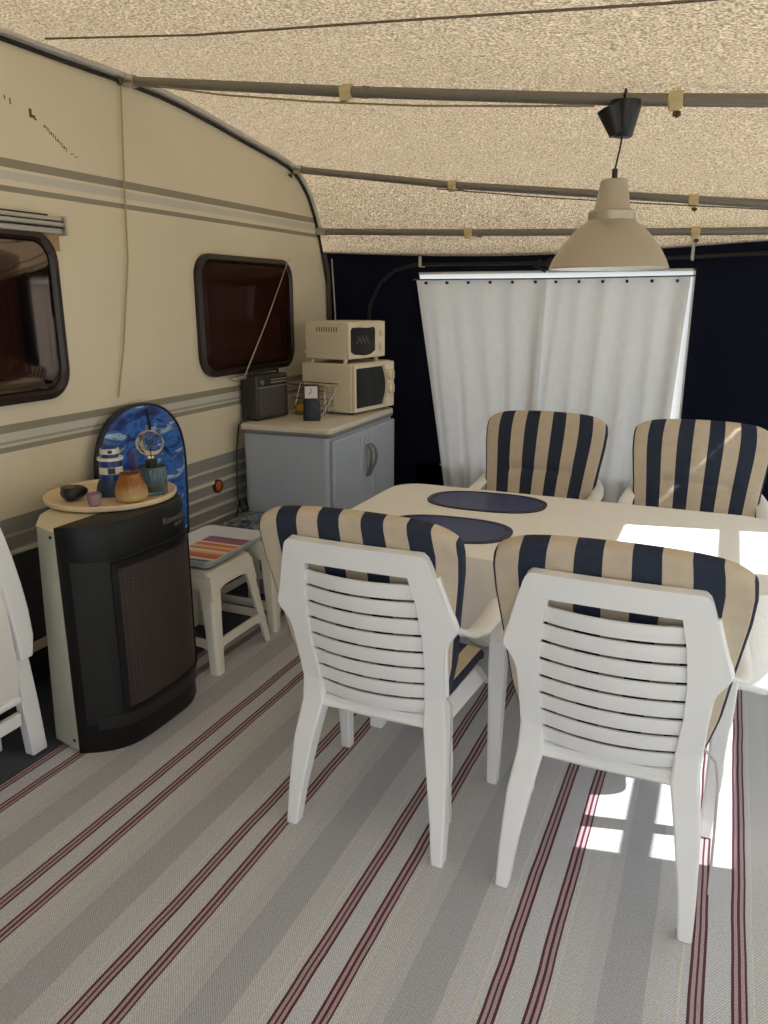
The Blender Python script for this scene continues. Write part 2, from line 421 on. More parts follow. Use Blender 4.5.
# caravan side with two openings
rail_prof = [(-1.2, 2.455), (2.19, 2.455), (2.46, 2.453), (2.80, 2.453), (3.0, 2.447), (3.156, 2.435), (3.4, 2.408), (3.63, 2.377), (3.966, 2.335), (4.08, 2.317), (4.147, 2.297),
             (4.21, 2.268), (4.27, 2.225), (4.33, 2.17), (4.374, 2.108), (4.41, 2.05), (4.443, 1.984), (4.501, 1.823), (4.561, 1.642), (4.625, 1.50)]
W1 = (1.42, 2.305, 1.225, 1.815)     # y0 y1 z0 z1 of left window
W2 = (3.19, 4.065, 1.215, 1.785)
H1, H2 = [(a[0]+.035, a[1]-.035, a[2]+.035, a[3]-.035) for a in (W1, W2)]   # the cut-outs sit inside the rounded frames     # right window
def caravan_wall():
    mb = MB()
    W1, W2 = H1, H2
    ys = sorted(set([-1.2, 0, 1, W1[0], W1[1], 2.7, W2[0], W2[1]]+[y for y, z in rail_prof]))
    t = .025
    for a, b in zip(ys, ys[1:]):
        segs = [(0.24, None)]
        for w in (W1, W2):
            if a >= w[0]-1e-6 and b <= w[1]+1e-6: segs = [(0.24, w[2]), (w[3], None)]
        for z0, z1 in segs:
            za = lerp_tab(rail_prof, a)+.02 if z1 is None else z1; zb = lerp_tab(rail_prof, b)+.02 if z1 is None else z1
            vs = [(WX, a, z0), (WX, b, z0), (WX, b, zb), (WX, a, za), (WX-t, a, z0), (WX-t, b, z0), (WX-t, b, zb), (WX-t, a, za)]
            fs = [(0, 1, 2, 3), (7, 6, 5, 4), (0, 4, 5, 1), (3, 2, 6, 7)]
            if a in (-1.2, W1[1], W2[1]) and True: fs.append((0, 3, 7, 4))
            if b in (ys[-1], W1[0], W2[0]): fs.append((1, 5, 6, 2))
            mb.add(vs, fs)
    return mb
wall = struct('wall_caravan', caravan_wall(), 'caravan', smooth=False)
# the body behind it: closed dark interior with seating and curtains
ins = MB()
ins.box((-4.3, -1.2, .45), (-4.27, 4.6, 2.4)).box((-4.3, -1.2, .40), (WX-.03, 4.6, .44)).box((-4.3, -1.2, 2.40), (WX-.03, 3.4, 2.43)).box((-4.3, 4.40, .44), (WX-.03, 4.43, 2.05)).box((-4.3, -1.2, .44), (WX-.03, -1.17, 2.4))
ins.add([(-4.3, 3.4, 2.41), (WX-.03, 3.4, 2.41), (WX-.03, 4.43, 1.95), (-4.3, 4.43, 1.95)], [(0, 1, 2, 3)])
struct('wall_interior', ins, 'inside', smooth=False)
# under the caravan: dark wheel arch and dark block painted for the shaded void
wa = MB().box((WX-.02, 1.0, .265), (WX+.004, 2.36, .645))
struct('trim_1', wa, mat('wheel_arch', s(58, 60, 62), .7), smooth=False, bevel=.003)
struct('trim_2', MB().box((WX-1.8, -1.2, .02), (WX-.12, 4.5, .24)), mat('underbody_shade', s(28, 28, 30), .9), smooth=False)
# ribs on the lower band
rb = MB()
for k in range(6):
    z = .385+.066*k+.006
    rb.tube([(WX+.001, 2.42, z), (WX+.001, 4.55, z)], .008, 6)
struct('trim_3', rb, mat('rib_grey', s(182, 180, 170), .45))
struct('trim_4', MB().tube([(WX+.002, -1, .656), (WX+.002, 4.55, .656)], .009, 6), mat('sill_trim', s(200, 196, 180), .45))
struct('trim_5', MB().box((WX-.02, -1.1, .235), (WX+.012, 4.55, .275)), mat('sill_cream', s(206, 192, 160), .5), smooth=False, bevel=.004)
# awning rail following the roof line: aluminium channel and black bead
rp = [(y, z) for y, z in rail_prof]
struct('trim_6', MB().tube([(WX+.012, y+.0, z+.014) for y, z in rp[:17]], .014, 8), mat('rail_grey', s(196, 192, 184), .5))
struct('trim_7', MB().tube([(WX+.008, y-.012 if z < 2.2 else y, z-.012 if z > 2.2 else z) for y, z in rp], .0085, 8), 'rubber')
struct('trim_8', MB().tube([(WX+.015, 4.49, 1.86), (WX+.02, 4.53, 1.72), (WX+.02, 4.55, 1.0), (WX+.02, 4.55, .0)], .016, 8), mat('draught_pad', s(66, 60, 52), .8))
struct('trim_9', MB().tube([(WX+.05, 4.525, 1.83), (WX+.06, 4.54, 1.5), (WX+.075, 4.545, 0)], .004, 6), 'webb')
# worn remains of lettering on the cream sheet
wl = MB()
for (y, z, a, b) in [(2.178+.0, 2.260, .004, .014), (2.20, 2.252, .005, .020), (2.285, 2.234, .012, .022), (2.292, 2.221, .026, .010), (2.305, 2.214, .012, .006)]+\
        [(2.345+.0095*k, 2.198-.0065*k, .003+.003*(k % 3 == 0), .010+.008*((k*7) % 3)/2) for k in range(11)]+[(2.465+.009*k, 2.122-.004*k+.006*(k % 2), .003, .006) for k in range(4)]:
    wl.box((WX-.001, y-a/2, z-b/2), (WX+.0012, y+a/2, z+b/2))
build('worn_lettering', wl, mat('old_glue', s(96, 84, 62), .8), wall, smooth=False)

def caravan_window(name, W, blind=False):
    y0, y1, z0, z1 = W; cy, cz = (y0+y1)/2, (z0+z1)/2
    ww, hh = y1-y0, z1-z0
    P = lambda a, b, x: Vector((WX+x, cy+a, cz+b))
    o1, o2, o3 = rrect(ww+.03, hh+.03, .11, 8), rrect(ww-.02, hh-.02, .09, 8), rrect(ww-.05, hh-.05, .08, 8)
    fr = MB().loft([[P(a, b, .0) for a, b in o1], [P(a, b, .022) for a, b in o1], [P(a, b, .03) for a, b in o2], [P(a, b, .014) for a, b in o3]], caps=False)
    o = struct(name, fr, 'frame', angle=60)
    # bulged pane
    loops = []
    for sc_, x in ((1, .016), (.97, .026), (.9, .034), (.7, .040), (.4, .043), (.12, .044)):
        loops.append([P(a*sc_, b*sc_, x) for a, b in rrect(ww-.04, hh-.04, .08, 8)])
    pane = MB().loft(loops, caps=False); n = len(loops[0]); pane.f.append(tuple(5*n+k for k in range(n)))
    build('pane', pane, 'tint', o, angle=70)
    return o
w1 = caravan_window('window_1', W1); w2 = caravan_window('window_2', W2)
# curtains behind the panes, inside the caravan
def drape(y0, y1, z0, z1, x, amp=.02, nw=5):
    g = []
    for i in range(25):
        u = i/24; g.append([Vector((x+amp*math.sin(u*nw*2*PI)*(.4+.6*(1-v)), y0+(y1-y0)*u, z0+(z1-z0)*v)) for v in [k/6 for k in range(7)]])
    return MB().sheet(g, .004)
build('inner_curtain', drape(W2[0]+.02, W2[0]+.26, 1.2, 1.72, WX-.16), 'net', w2)
vg = []
for i in range(21):
    u = i/20; low = 1.70-.05*math.sin(u*PI*1.3)
    vg.append([Vector((WX-.14, W2[0]+.02+(W2[1]-W2[0]-.06)*u, low+(1.76-low)*v)) for v in (0, .5, 1)])
build('inner_valance', MB().sheet(vg, .004), 'net', w2)
build('inner_backrest', MB().box((WX-.5, W2[0]+.1, 1.0), (WX-.36, W2[0]+.55, 1.50)), mat('bench_back', s(120, 74, 56), .8), w2, smooth=False, bevel=.03)
build('inner_curtain', drape(W1[1]-.22, W1[1]-.05, 1.2, 1.78, WX-.14), 'net', w1)
build('inner_valance', MB().box((WX-.2, W1[0], 1.71), (WX-.17, W1[1], 1.83)), 'net', w1, smooth=False)
build('stay_arm', MB().tube([(WX-.03, 2.235, 1.715), (WX-.03, 2.275, 1.36)], .005, 6).tube([(WX-.03, 2.222, 1.715), (WX-.03, 2.262, 1.36)], .004, 6), 'alu', w1)
# blind cassette over the left window
bl = empty('window_awning_case', (WX, 1.885, 1.82), 0, 'silver ribbed blind rail mounted above the left caravan window', 'blind rail')
c = MB()
for z, d, h in ((.0, .03, .022), (.026, .042, .016), (.046, .034, .016)): c.box((0.001, -.5, z), (d, .466, z+h))
build('rail', c, 'alu', bl, smooth=False, bevel=.004)
c = MB().box((.001, -.5, .0215), (.026, .466, .0265)).box((.001, -.5, .0415), (.03, .466, .0465)).box((.001, -.5, .0615), (.03, .40, .067))
build('gap_strip', c, 'rubber', bl, smooth=False)
build('end_cap', MB().box((.0, .466, -.004), (.046, .48, .066)), 'alu', bl, smooth=False, bevel=.004)
build('backing_board', MB().box((-.0, .34, -.06), (.0025, .47, -.001)), mat('tan_board', s(170, 140, 104), .7), bl, smooth=False)

# roof canvas lofted between the caravan rail and the awning front
prof_a = [(NY, 2.485), (1.2, 2.485), (2.19, 2.485), (2.80, 2.482), (3.156, 2.463), (3.63, 2.405), (3.966, 2.363), (4.15, 2.330), (4.22, 2.295), (4.29, 2.245), (4.36, 2.165), (4.41, 2.09), (4.45, 2.013), (4.50, 1.93), (4.56, 1.872)]
prof_b = [(NY, 2.20), (1.2, 2.20), (2.19, 2.195), (2.80, 2.180), (3.156, 2.150), (3.63, 2.105), (3.966, 2.065), (4.15, 2.030), (4.22, 2.01), (4.29, 1.985), (4.36, 1.96), (4.41, 1.945), (4.45, 1.933), (4.50, 1.915), (4.56, 1.872)]
sub = lambda tab, n: [((tab[i][0]*(n-k)+tab[i+1][0]*k)/n, (tab[i][1]*(n-k)+tab[i+1][1]*k)/n) for i in range(len(tab)-1) for k in range(n)]+[tab[-1]]
pa, pb = sub(prof_a, 3), sub(prof_b, 3)
g = []
for i in range(33):
    u = i/32; x = WX-.06+(FX+.09-WX)*u; k = (x-WX)/(.1-WX); row = []
    for j, ((ya, za), (yb_, zb)) in enumerate(zip(pa, pb)):
        z = za+(zb-za)*k
        sag = 0
        if ya < 2.8: sag = -.012*math.sin(max(0, (ya-1.2)/1.6)*PI) if ya > 1.2 else 0
        e = max(0, (ya-4.40)/.16)
        z += sag-.045*e*math.sin(min(1, max(0, u*1.25))*PI)*(1 if u < .8 else 0)
        row.append(Vector((x, ya, z)))
    g.append(row)
struct('ceiling', MB().sheet(g, .003), 'roof')
# stitched seam across the roof
struct('trim_10', MB().tube([(-2.29, 2.283, 2.455), (-1.6, 2.20, 2.362), (-.95, 2.10, 2.288), (-.2, 1.97, 2.195), (.4, 1.86, 2.13)], .0032, 6), mat('roof_seam', s(120, 108, 90), .9))

# far gable: navy canvas round a window opening
GW = (-1.775, -.205, .56, 1.742)
gb = MB()
gb.loft([[Vector((WX-.03, y, -.01)), Vector((GW[0]+.29, y, -.01)), Vector((GW[0], y, GW[3])), Vector((GW[0], y, 1.90)), Vector((WX-.03, y, 1.90))] for y in (GY, GY+.006)]).box((GW[1], GY, -.01), (FX, GY+.006, 1.92)).box((GW[0], GY, -.01), (GW[1], GY+.006, GW[2])).box((GW[0], GY, GW[3]), (GW[1], GY+.006, 1.90))
struct('wall_gable', gb, 'navy', smooth=False)
w3 = struct('window_3', MB().box((GW[0], GY-.002, GW[3]-.012), (GW[1], GY+.008, GW[3])).box((GW[0]+.16, GY-.002, GW[2]), (GW[1], GY+.008, GW[2]+.012)).box((GW[1]-.01, GY-.002, GW[2]), (GW[1], GY+.008, GW[3])), 'webb', smooth=False)
build('pane', MB().box((GW[0], GY+.002, GW[2]), (GW[1], GY+.004, GW[3])), 'milky', w3, smooth=False)
# dark webbing band arching over the window
arch = [(-2.13, GY-.006, .4), (-2.12, GY-.006, 1.35), (-2.10, GY-.006, 1.55), (-2.03, GY-.006, 1.68), (-1.93, GY-.006, 1.755), (-1.80, GY-.006, 1.785), (-1.0, GY-.006, 1.782), (-.2, GY-.006, 1.80), (.7, GY-.006, 1.83)]
struct('trim_11', MB().tube(arch, .012, 6), 'dark_web')
for i, (x, z0, z1) in enumerate(((-1.74, 1.775, 1.83), (-.226, 1.785, 1.90))):
    o = build('strap', MB().box((x-.008, GY-.075, z0), (x+.008, GY-.071, z1)).box((x-.006, GY-.074, z0-.006), (x+.006, GY-.004, z0)), 'webb', smooth=False)
    tag(o, ('short white strap hanging from the rear roof edge left of the lamp', 'white strap below the rear roof edge right of the lamp')[i], 'strap')

# awning front: lightly translucent canvas with a clear window, out of the photo to the right
FW = (2.225, 3.27, .59, 1.80)  # upper near corner gets canvas added to block unwanted sun
fw = MB()
def fbox(y0, y1, z0, z1): fw.box((FX, y0, z0), (FX+.006, y1, z1))
fbox(NY, FW[0], 0, 2.14); fbox(FW[0], FW[1], 0, FW[2]); fbox(FW[0], FW[1], FW[3], 2.12); fbox(FW[0], 2.76, 1.04, FW[3]); # panel beyond the window, with a slanted slit added for the cushion's sun streaks
SA, SB = 3.888, 3.972
def zgap(y): return 1.66+(y-3.895)*.588
fbox(FW[1], SA, 0, 2.10); fbox(SB, GY, 0, 2.03)
def fpoly(pts): fw.loft([[Vector((FX, y, z)) for y, z in pts], [Vector((FX+.006, y, z)) for y, z in pts]])
fpoly([(SA, 0), (SB, 0), (SB, zgap(SB)-.012), (SA, zgap(SA)-.012)]); fpoly([(SA, zgap(SA)+.012), (SB, zgap(SB)+.012), (SB, 2.05), (SA, 2.05)])
fpoly([(3.9255, zgap(3.9255)-.013), (3.9305, zgap(3.9305)-.013), (3.9305, zgap(3.9305)+.013), (3.9255, zgap(3.9255)+.013)])
struct('wall_front', fw, 'front', smooth=False)
w4 = struct('window_4', MB().box((FX-.01, FW[0], 1.385), (FX+.012, FW[1], 1.44)).box((FX-.01, FW[0], .83), (FX+.012, FW[1], .90)), 'webb', smooth=False)
build('pane', MB().box((FX+.002, FW[0], FW[2]), (FX+.004, FW[1], FW[3])), 'film', w4, smooth=False)

# near end behind the photographer: navy canvas added to cut fill light, doorway right
struct('wall_near_blocker', MB().box((WX-.03, NY, -.01), (-.8, NY+.006, 2.5)).box((-.8, NY, 2.0), (FX, NY+.006, 2.45)), 'navy', smooth=False)
# carpet
cp = tag(build('awning_carpet', MB().box((-2.10, NY+.05, -.008), (FX-.03, 4.50, 0)), 'carpet', smooth=False), 'woven grey carpet striped in burgundy, covering the awning floor', 'carpet')

# ================================================================== FURNITURE
# ---- plastic armchairs
SL = .247
def yb(z): return -.14-(z-.46)*SL
def bow(x, a=.022): return -a*(1-min(1, (x/.25)**2))
outer = [(.38, .222), (.49, .226), (.60, .230), (.655, .234), (.685, .242), (.708, .256), (.722, .266), (.740, .270), (.760, .264), (.785, .255), (.82, .245), (.88, .228), (.925, .215), (.942, .208), (.950, .200), (.954, .190)]
inner = [(.39, .160), (.45, .164), (.60, .177), (.70, .177), (.80, .168), (.885, .152), (.952, .145)]
def make_chair(loc, rz, label):
    root = empty('garden_armchair', loc, rz, label, 'chair', 'white slatted armchairs round the table')
    b = MB()
    zs = sorted(set([z for z, _ in outer if z < .885]+[.42, .54, .57, .63, .67, .76, .80, .85, .886]))
    for sg in (-1, 1):
        grid = []
        for z in zs:
            xi, xo = lerp_tab(inner, z), lerp_tab(outer, z)
            row = []
            for k in range(7):
                f = k/6; x = sg*(xi+(xo-xi)*f)
                row.append(Vector((x, yb(z)+bow(x, .012), z)))
            grid.append(row)
        b.sheet(grid, .024)
        # turned flange along the outer edge
        b.tube([(sg*(lerp_tab(outer, z)-.004), yb(z)+.012, z) for z in zs], .011, 8)
    top = []
    for i in range(17):
        u = -1+2*i/16
        top.append([Vector((u*lerp_tab(outer, z), yb(z)+bow(u*lerp_tab(outer, z), .012), z)) for z in (.886, .90, .915, .925, .935, .942, .950, .954)])
    b.sheet(top, .024)
    b.tube([(u*.196, yb(.95)+.012+bow(u*.19, .012), .947) for u in [-1+k/8 for k in range(17)]], .009, 8)
    bot = []
    for i in range(17):
        x = -.20+.40*i/16
        bot.append([Vector((x, yb(z)+bow(x, .012), z)) for z in (.38, .40, .425)])
    b.sheet(bot, .024)
    for k in range(8):                           # louvre slats
        zc = .452+.0548*k
        gr = []
        for i in range(15):
            u = -1+2*i/14; xw = lerp_tab(inner, zc)+.006; x = u*xw
            bo = -.032*(1-u*u)-.008
            gr.append([Vector((x, yb(zc-.0245+.049*f)+bo+.006-.004*(f-.5)-.002*math.sin(f*PI), zc-.0230+.046*f)) for f in (0, .25, .5, .75, 1)])
        b.sheet(gr, .006)
    build('backrest', b, 'plastic', root, angle=50)
    # seat: dished shell with turned-down edge and front lip
    sg_ = []
    for i in range(17):
        u = -1+2*i/16; row = []
        for j in range(13):
            v = j/12; y = -.155+.40*v; hw = .205+.035*v
            z = .418-.012*(1-u*u)*math.sin(v*PI)+.008*v
            if j == 12: z -= .03; y += .006
            if j == 0: z -= .03
            x = u*hw
            if i in (0, 16): z -= .045
            row.append(Vector((x, y, z)))
        sg_.append(row)
    build('seat', MB().sheet(sg_, .010), 'plastic', root, angle=55)
    R = lambda cx, cy, z, a, d: [Vector((cx-a, cy-d, z)), Vector((cx+a, cy-d, z)), Vector((cx+a, cy+d, z)), Vector((cx-a, cy+d, z))]
    for sg in (-1, 1):
        l = MB().loft([R(sg*.240, -.220, 0, .018, .022), R(sg*.233, -.198, .12, .023, .026), R(sg*.217, -.162, .28, .032, .033), R(sg*.197, -.130, .40, .0345, .034), R(sg*.197, -.140, .47, .031, .022), R(sg*.200, -.158, .56, .026, .010)])
        build('leg', l, 'plastic', root, bevel=.006, seg=3)
        l = MB().loft([R(sg*.275, .226, 0, .018, .019), R(sg*.278, .222, .2, .022, .023), R(sg*.280, .214, .45, .027, .028), R(sg*.284, .205, .655, .026, .030)])
        build('leg', l, 'plastic', root, bevel=.006, seg=3)
        # armrest: shallow channel running from the back's wing to the front leg
        path = [(.256, -.196, .738, .012), (.270, -.175, .722, .018), (.284, -.14, .703, .024), (.293, -.06, .682, .028), (.292, .06, .675, .029), (.288, .15, .676, .029), (.285, .205, .672, .030), (.284, .232, .658, .029), (.284, .240, .636, .026)]
        grid = []
        for x, y, z, hw in path:
            grid.append([Vector((sg*(x+hw*q), y, z-.010*abs(q)**3)) for q in (-1, -.6, -.2, .2, .6, 1)])
        build('armrest', MB().sheet(grid, .011), 'plastic', root, angle=60)
    return root

def make_cushion(loc, rz, label, tie=True, lean=0):
    root = empty('chair_cushion', loc, rz, label, 'cushion', 'striped cushions on the armchairs')
    hwt = [(.47, .232), (.60, .262), (.75, .280), (.88, .298), (.95, .302), (1.0, .296), (1.04, .285)]
    g = []
    for i in range(41):
        u = -1+2*i/40; row = []
        for j in range(25):
            v = j/24
            z = .475+(1.022-.475)*v
            z += .015*v*(1-u*u)-.034*v*abs(u)**9
            x = u*lerp_tab(hwt, z)
            y = yb(min(z, .95))-(max(0, z-.95))*.35+.045+lean*(1.02-z)
            row.append(Vector((x, y, z)))
        g.append(row)
    def th_(u, v):
        U = abs(2*u-1); V = abs(2*v-1)
        t = .064*(.80+.20*(1-U**4))*(.62+.38*math.sqrt(max(0, 1-V**12)))
        t -= .030*math.exp(-((v-.50)/.025)**2)*(1 if U < .52 else math.exp(-((U-.52)/.10)**2))
        for bu in (.25, .75): t -= .014*math.exp(-(((u-bu)/.03)**2+((v-.5)/.05)**2))
        return max(.012, t)
    build('back_pad', MB().sheet(g, th_), 'stripe', root, angle=70, bevel=.012, seg=3)
    g = []
    for i in range(33):
        u = -1+2*i/32; row = []
        for j in range(17):
            v = j/16
            y = -.115+.375*v; x = u*(.215+.018*v)
            z = .462-(.02 if v > .95 else 0)-.004*abs(u)**4
            row.append(Vector((x, y, z)))
        g.append(row)
    def ts(u, v):
        U = abs(2*u-1); V = abs(2*v-1)
        return .056*(.75+.25*(1-U**4))*(.7+.3*(1-V**6))
    build('seat_pad', MB().sheet(g, ts), 'stripe', root, angle=70, bevel=.012, seg=3)
    if tie:
        build('tie_cord', MB().tube([(.225, -.125, .50), (.262, -.165, .485), (.272, -.19, .44), (.276, -.205, .33), (.282, -.21, .14)], .0034, 6), 'webb', root)
    return root
CH = [((-.855, 2.01, 0), 0, 'white slatted plastic armchair seen from behind, nearest the black heater', 'navy and beige striped cushion on the chair nearest the heater, over its slatted back'),
      ((-.183, 2.01, 0), 0, 'white slatted plastic armchair with sunlit carpet patches under its seat, seen from behind', 'navy and beige striped cushion on the slatted chair above the sunlit carpet'),
      ((-.80, 3.63, 0), PI, 'white plastic armchair beyond the table in front of the white curtain', 'navy and beige striped cushion upright against the white curtain beyond the table'),
      ((-.075, 3.63, 0), PI, 'white plastic armchair beyond the table at the curtain edge, against navy canvas', 'striped cushion beyond the table with bright diagonal sun streaks')]
for i, (l, r, a, b) in enumerate(CH):
    make_chair(l, r, a)
    make_cushion((l[0]-(.012 if i == 0 else 0), l[1], 0), r, b, tie=i < 2, lean=0 if i < 2 else .10)

# ---- table, cloth, placemats
TX0, TX1, TY0, TY1, TZ = -1.395, .235, 2.43, 3.385, .72
tcx, tcy = (TX0+TX1)/2, (TY0+TY1)/2
tb = empty('dining_table', (tcx, tcy, 0), 0, 'long dining table hidden under a white cloth, with white legs', 'table')
build('tabletop', prism(rrect(TX1-TX0-.012, TY1-TY0-.012, .12, 8), TZ-.035, TZ-.004), 'plastic', tb, bevel=.004)
for (x, y) in ((-1.085, 2.50), (-.095, 2.53), (-1.06, 3.30), (-.095, 3.30)):
    X, Y = x-tcx, y-tcy
    l = MB().loft([[Vector((X+a*w_, Y+b*w_+(-.09 if y < 2.51 else -.045 if y < 3 else .02)*(1-z/.68), z)) for a, b in ((-1, -1), (1, -1), (1, 1), (-1, 1))] for z, w_ in ((0, .027), (.1, .028), (.68, .036))])
    build('leg', l, 'plastic', tb, bevel=.008, seg=3)
# cloth: top sheet then wavy skirt, one continuous grid of rings
def cloth():
    outs = []; base = rrect(TX1-TX0, TY1-TY0, .125, 10)
    dense = []
    for k in range(len(base)):
        a, b = Vector(base[k]), Vector(base[(k+1) % len(base)]); n = max(1, int((b-a).length/.035))
        for q in range(n): dense.append(a+(b-a)*q/n)
    n = len(dense); nrm = []
    for k in range(n):
        t = (dense[(k+1) % n]-dense[k-1]).normalized(); nrm.append(Vector((t.y, -t.x)))
    cum = [0]
    for k in range(1, n): cum.append(cum[-1]+(dense[k]-dense[k-1]).length)
    L = []
    for f in (.15, .35, .55, .75, .9, .965, .99): L.append([Vector((tcx+p.x*f, tcy+p.y*f, TZ+.0015)) for p in dense])
    for d in (0, .012, .03, .07, .12, .17, .22, .27, .30):
        row = []
        for k, p in enumerate(dense):
            far = p.y > .3
            amp = (.004 if far else .02)*min(1, d/.2)
            wv = .010+amp*(1+math.sin(cum[k]*19+1.3*math.sin(cum[k]*4)))
            out = .004 if d == 0 else wv*min(1, d/.08)+.004
            dd = d*(.62 if far else 1)
            hem = .012*math.sin(cum[k]*42) if d == .30 else 0
            z = TZ+.0015-(0 if d == 0 else dd)+hem*(0 if far else 1)
            row.append(Vector((tcx+p.x+nrm[k].x*out, tcy+p.y+nrm[k].y*out, z)))
        L.append(row)
    mb = MB().loft(L, caps=False)
    mb.f.append(tuple(range(n-1, -1, -1)))
    return mb
cl = build('tablecloth', cloth(), 'cloth', angle=80)
tag(cl, 'white crocheted-edge tablecloth draped over the long dining table', 'tablecloth')
sm = cl.modifiers.new('thick', 'SOLIDIFY'); sm.thickness = .002; sm.offset = 1
def placemat(x, y, a, b, lab):
    o = empty('placemat', (x, y, TZ+.004), math.radians(3), lab, 'placemat', 'oval placemats')
    sg_ = lambda q: math.copysign(abs(q)**.80, q)
    pr = lambda k, z: [Vector((a*k*sg_(math.cos(t*2*PI/64)), b*k*sg_(math.sin(t*2*PI/64)), z)) for t in range(64)]
    build('mat_centre', MB().loft([pr(.90, .0), pr(.90, .0028), pr(.86, .0022)]), 'mat', o)
    build('rim', MB().loft([pr(.905, .0), pr(.905, .003), pr(.915, .0045), pr(.93, .003), pr(.955, .003), pr(.97, .005), pr(1, .004), pr(1.0, .0)], closed=True), 'matrim', o)
placemat(-.905, 3.175, .262, .165, 'oval navy placemat at the far side of the table, before the curtain')
placemat(-.93, 2.715, .255, .17, 'oval navy placemat half hidden behind the cushion of the nearer left chair')

# ---- gas heater
HO = [(-1.93, 1.80), (-2.015, 1.796), (-2.095, 1.822), (-2.18, 1.92), (-2.235, 2.06), (-2.245, 2.15), (-2.21, 2.28), (-2.13, 2.375), (-2.03, 2.405), (-1.94, 2.40)]
hc = Vector((-2.03, 2.1, 0))
HT = .845
he = empty('gas_heater', hc, 0, 'black cabinet gas heater with pale steel side panel, standing on the carpet edge', 'heater')
def arc_front(n=17, inset=0, y0=1.80, y1=2.40):
    out = []
    for k in range(n):
        f = k/(n-1); y = y0+(y1-y0)*f
        q = (y-2.1)/.30
        x = -1.828-.145*abs(q)**4.2
        out.append((x-inset-hc.x, y-hc.y))
    return out
rear = [(x-hc.x, y-hc.y) for x, y in HO]
rear_only = rear[1:9]
body = [(.038, -.302)]+rear_only+[(.038, .302)]
build('rear_casing', MB().loft([[Vector((x-(.034 if x < -.03 and y < 0 else 0)*(1-z/HT), y, z)) for x, y in body] for z in (.012, HT-.012)]), 'casing', he, bevel=.004, angle=30)
tp = [(x*1.02, y*1.01) for x, y in body]
build('top_plate', prism(tp, HT-.012, HT), 'casetop', he, bevel=.005, angle=30)
def fr_loop(z, ins=0): return [Vector((x, y, z)) for x, y in [(.0385, -.302)]+[(a-ins, b) for a, b in arc_front(21)]+[(.0385, .302)]]
fc = MB().loft([fr_loop(.0, .012), fr_loop(.02, .002), fr_loop(.12, .004), fr_loop(HT-.11, .004), fr_loop(HT-.02, .004), fr_loop(HT+.004, .016)])
build('front_cover', fc, 'blackm', he, angle=35)
def front_panel(y0, y1, z0, z1, lift, t, n=15):
    g = []
    for k in range(n):
        y = y0+(y1-y0)*k/(n-1); q = (y-2.1)/.30; x = -1.828-.145*abs(q)**4.2-.004+lift
        g.append([Vector((x-hc.x, y-hc.y, z0+(z1-z0)*m_/8)) for m_ in range(9)])
    return MB().sheet(g, t)
build('louvre_panel', front_panel(1.812, 2.388, .115, HT-.12, .001, .006), 'grille', he)
fr = MB()
for (a, b, z0, z1) in ((1.895, 1.915, .145, .71), (2.325, 2.345, .145, .71), (1.895, 2.345, .69, .715), (1.895, 2.345, .14, .16)):
    m_ = front_panel(a, b, z0, z1, .008, .012, 9); fr.add(m_.v, m_.f, m_.uv)
build('burner_frame', fr, 'blackm', he, angle=40)
m_, nt, p = newmat('burner_mesh')
tc = N(nt, 'ShaderNodeTexCoord'); mp = N(nt, 'ShaderNodeMapping'); mp.inputs['Rotation'].default_value = (math.radians(45), 0, 0)
nt.links.new(tc.outputs['Object'], mp.inputs[0])
ck = N(nt, 'ShaderNodeTexChecker'); ck.inputs['Scale'].default_value = 110; ck.inputs['Color1'].default_value = s(66, 54, 50); ck.inputs['Color2'].default_value = s(38, 31, 30)
nt.links.new(mp.outputs[0], ck.inputs['Vector']); nt.links.new(ck.outputs['Color'], p.inputs['Base Color']); p.inputs['Roughness'].default_value = .5
bb = N(nt, 'ShaderNodeBump'); bb.inputs['Strength'].default_value = .7; bb.inputs['Distance'].default_value = .004; nt.links.new(ck.outputs['Fac'], bb.inputs['Height']); nt.links.new(bb.outputs['Normal'], p.inputs['Normal'])
build('burner_screen', front_panel(1.913, 2.328, .155, .695, .005, .004), m_, he)
build('lower_band', front_panel(1.83, 2.38, .095, .145, .006, .008), 'black', he)
build('screw_cap', MB().lathe([(.014, 0), (.014, .006), (.010, .009)], 16, T=Matrix.Translation((-1.838-hc.x, 2.235-hc.y, .125)) @ Matrix.Rotation(PI/2, 4, 'Y')), 'rubber', he)
for z in (.05, HT-.03):
    build('panel_screw', MB().lathe([(.006, 0), (.006, .002), (.003, .003)], 10, T=Matrix.Translation((-2.008-hc.x, 1.796-hc.y, z)) @ Matrix.Rotation(PI/2, 4, 'X')), 'rubber', he)
build('scratch', MB().tube([(-1.838-hc.x, 2.20-hc.y, .71), (-1.846-hc.x, 2.24-hc.y, .745)], .0012, 5), 'greycord', he)
for txt, size, y, z in (('Kenwood', .034, 2.150, .785), ('SRE 30', .018, 2.215, .762)):
    to = text_mesh(txt, size, 'lettering', 'pole', he, Matrix.Identity(4), .0012)
    for v_ in to.data.vertices:                       # wrap the print round the bowed cover
        yy = y+v_.co.x; q_ = (yy-2.1)/.30
        v_.co = Vector((-1.828-.145*abs(q_)**4.2-.0025+v_.co.z-hc.x, yy-hc.y, z+v_.co.y))
k_ = MB()
for q in range(9): k_.box((-1.899-hc.x, 2.335-hc.y-.003*(q % 2), .60+.012*q), (-1.893-hc.x, 2.340-hc.y, .605+.012*q))
build('side_lettering', k_, 'pole', he, smooth=False)

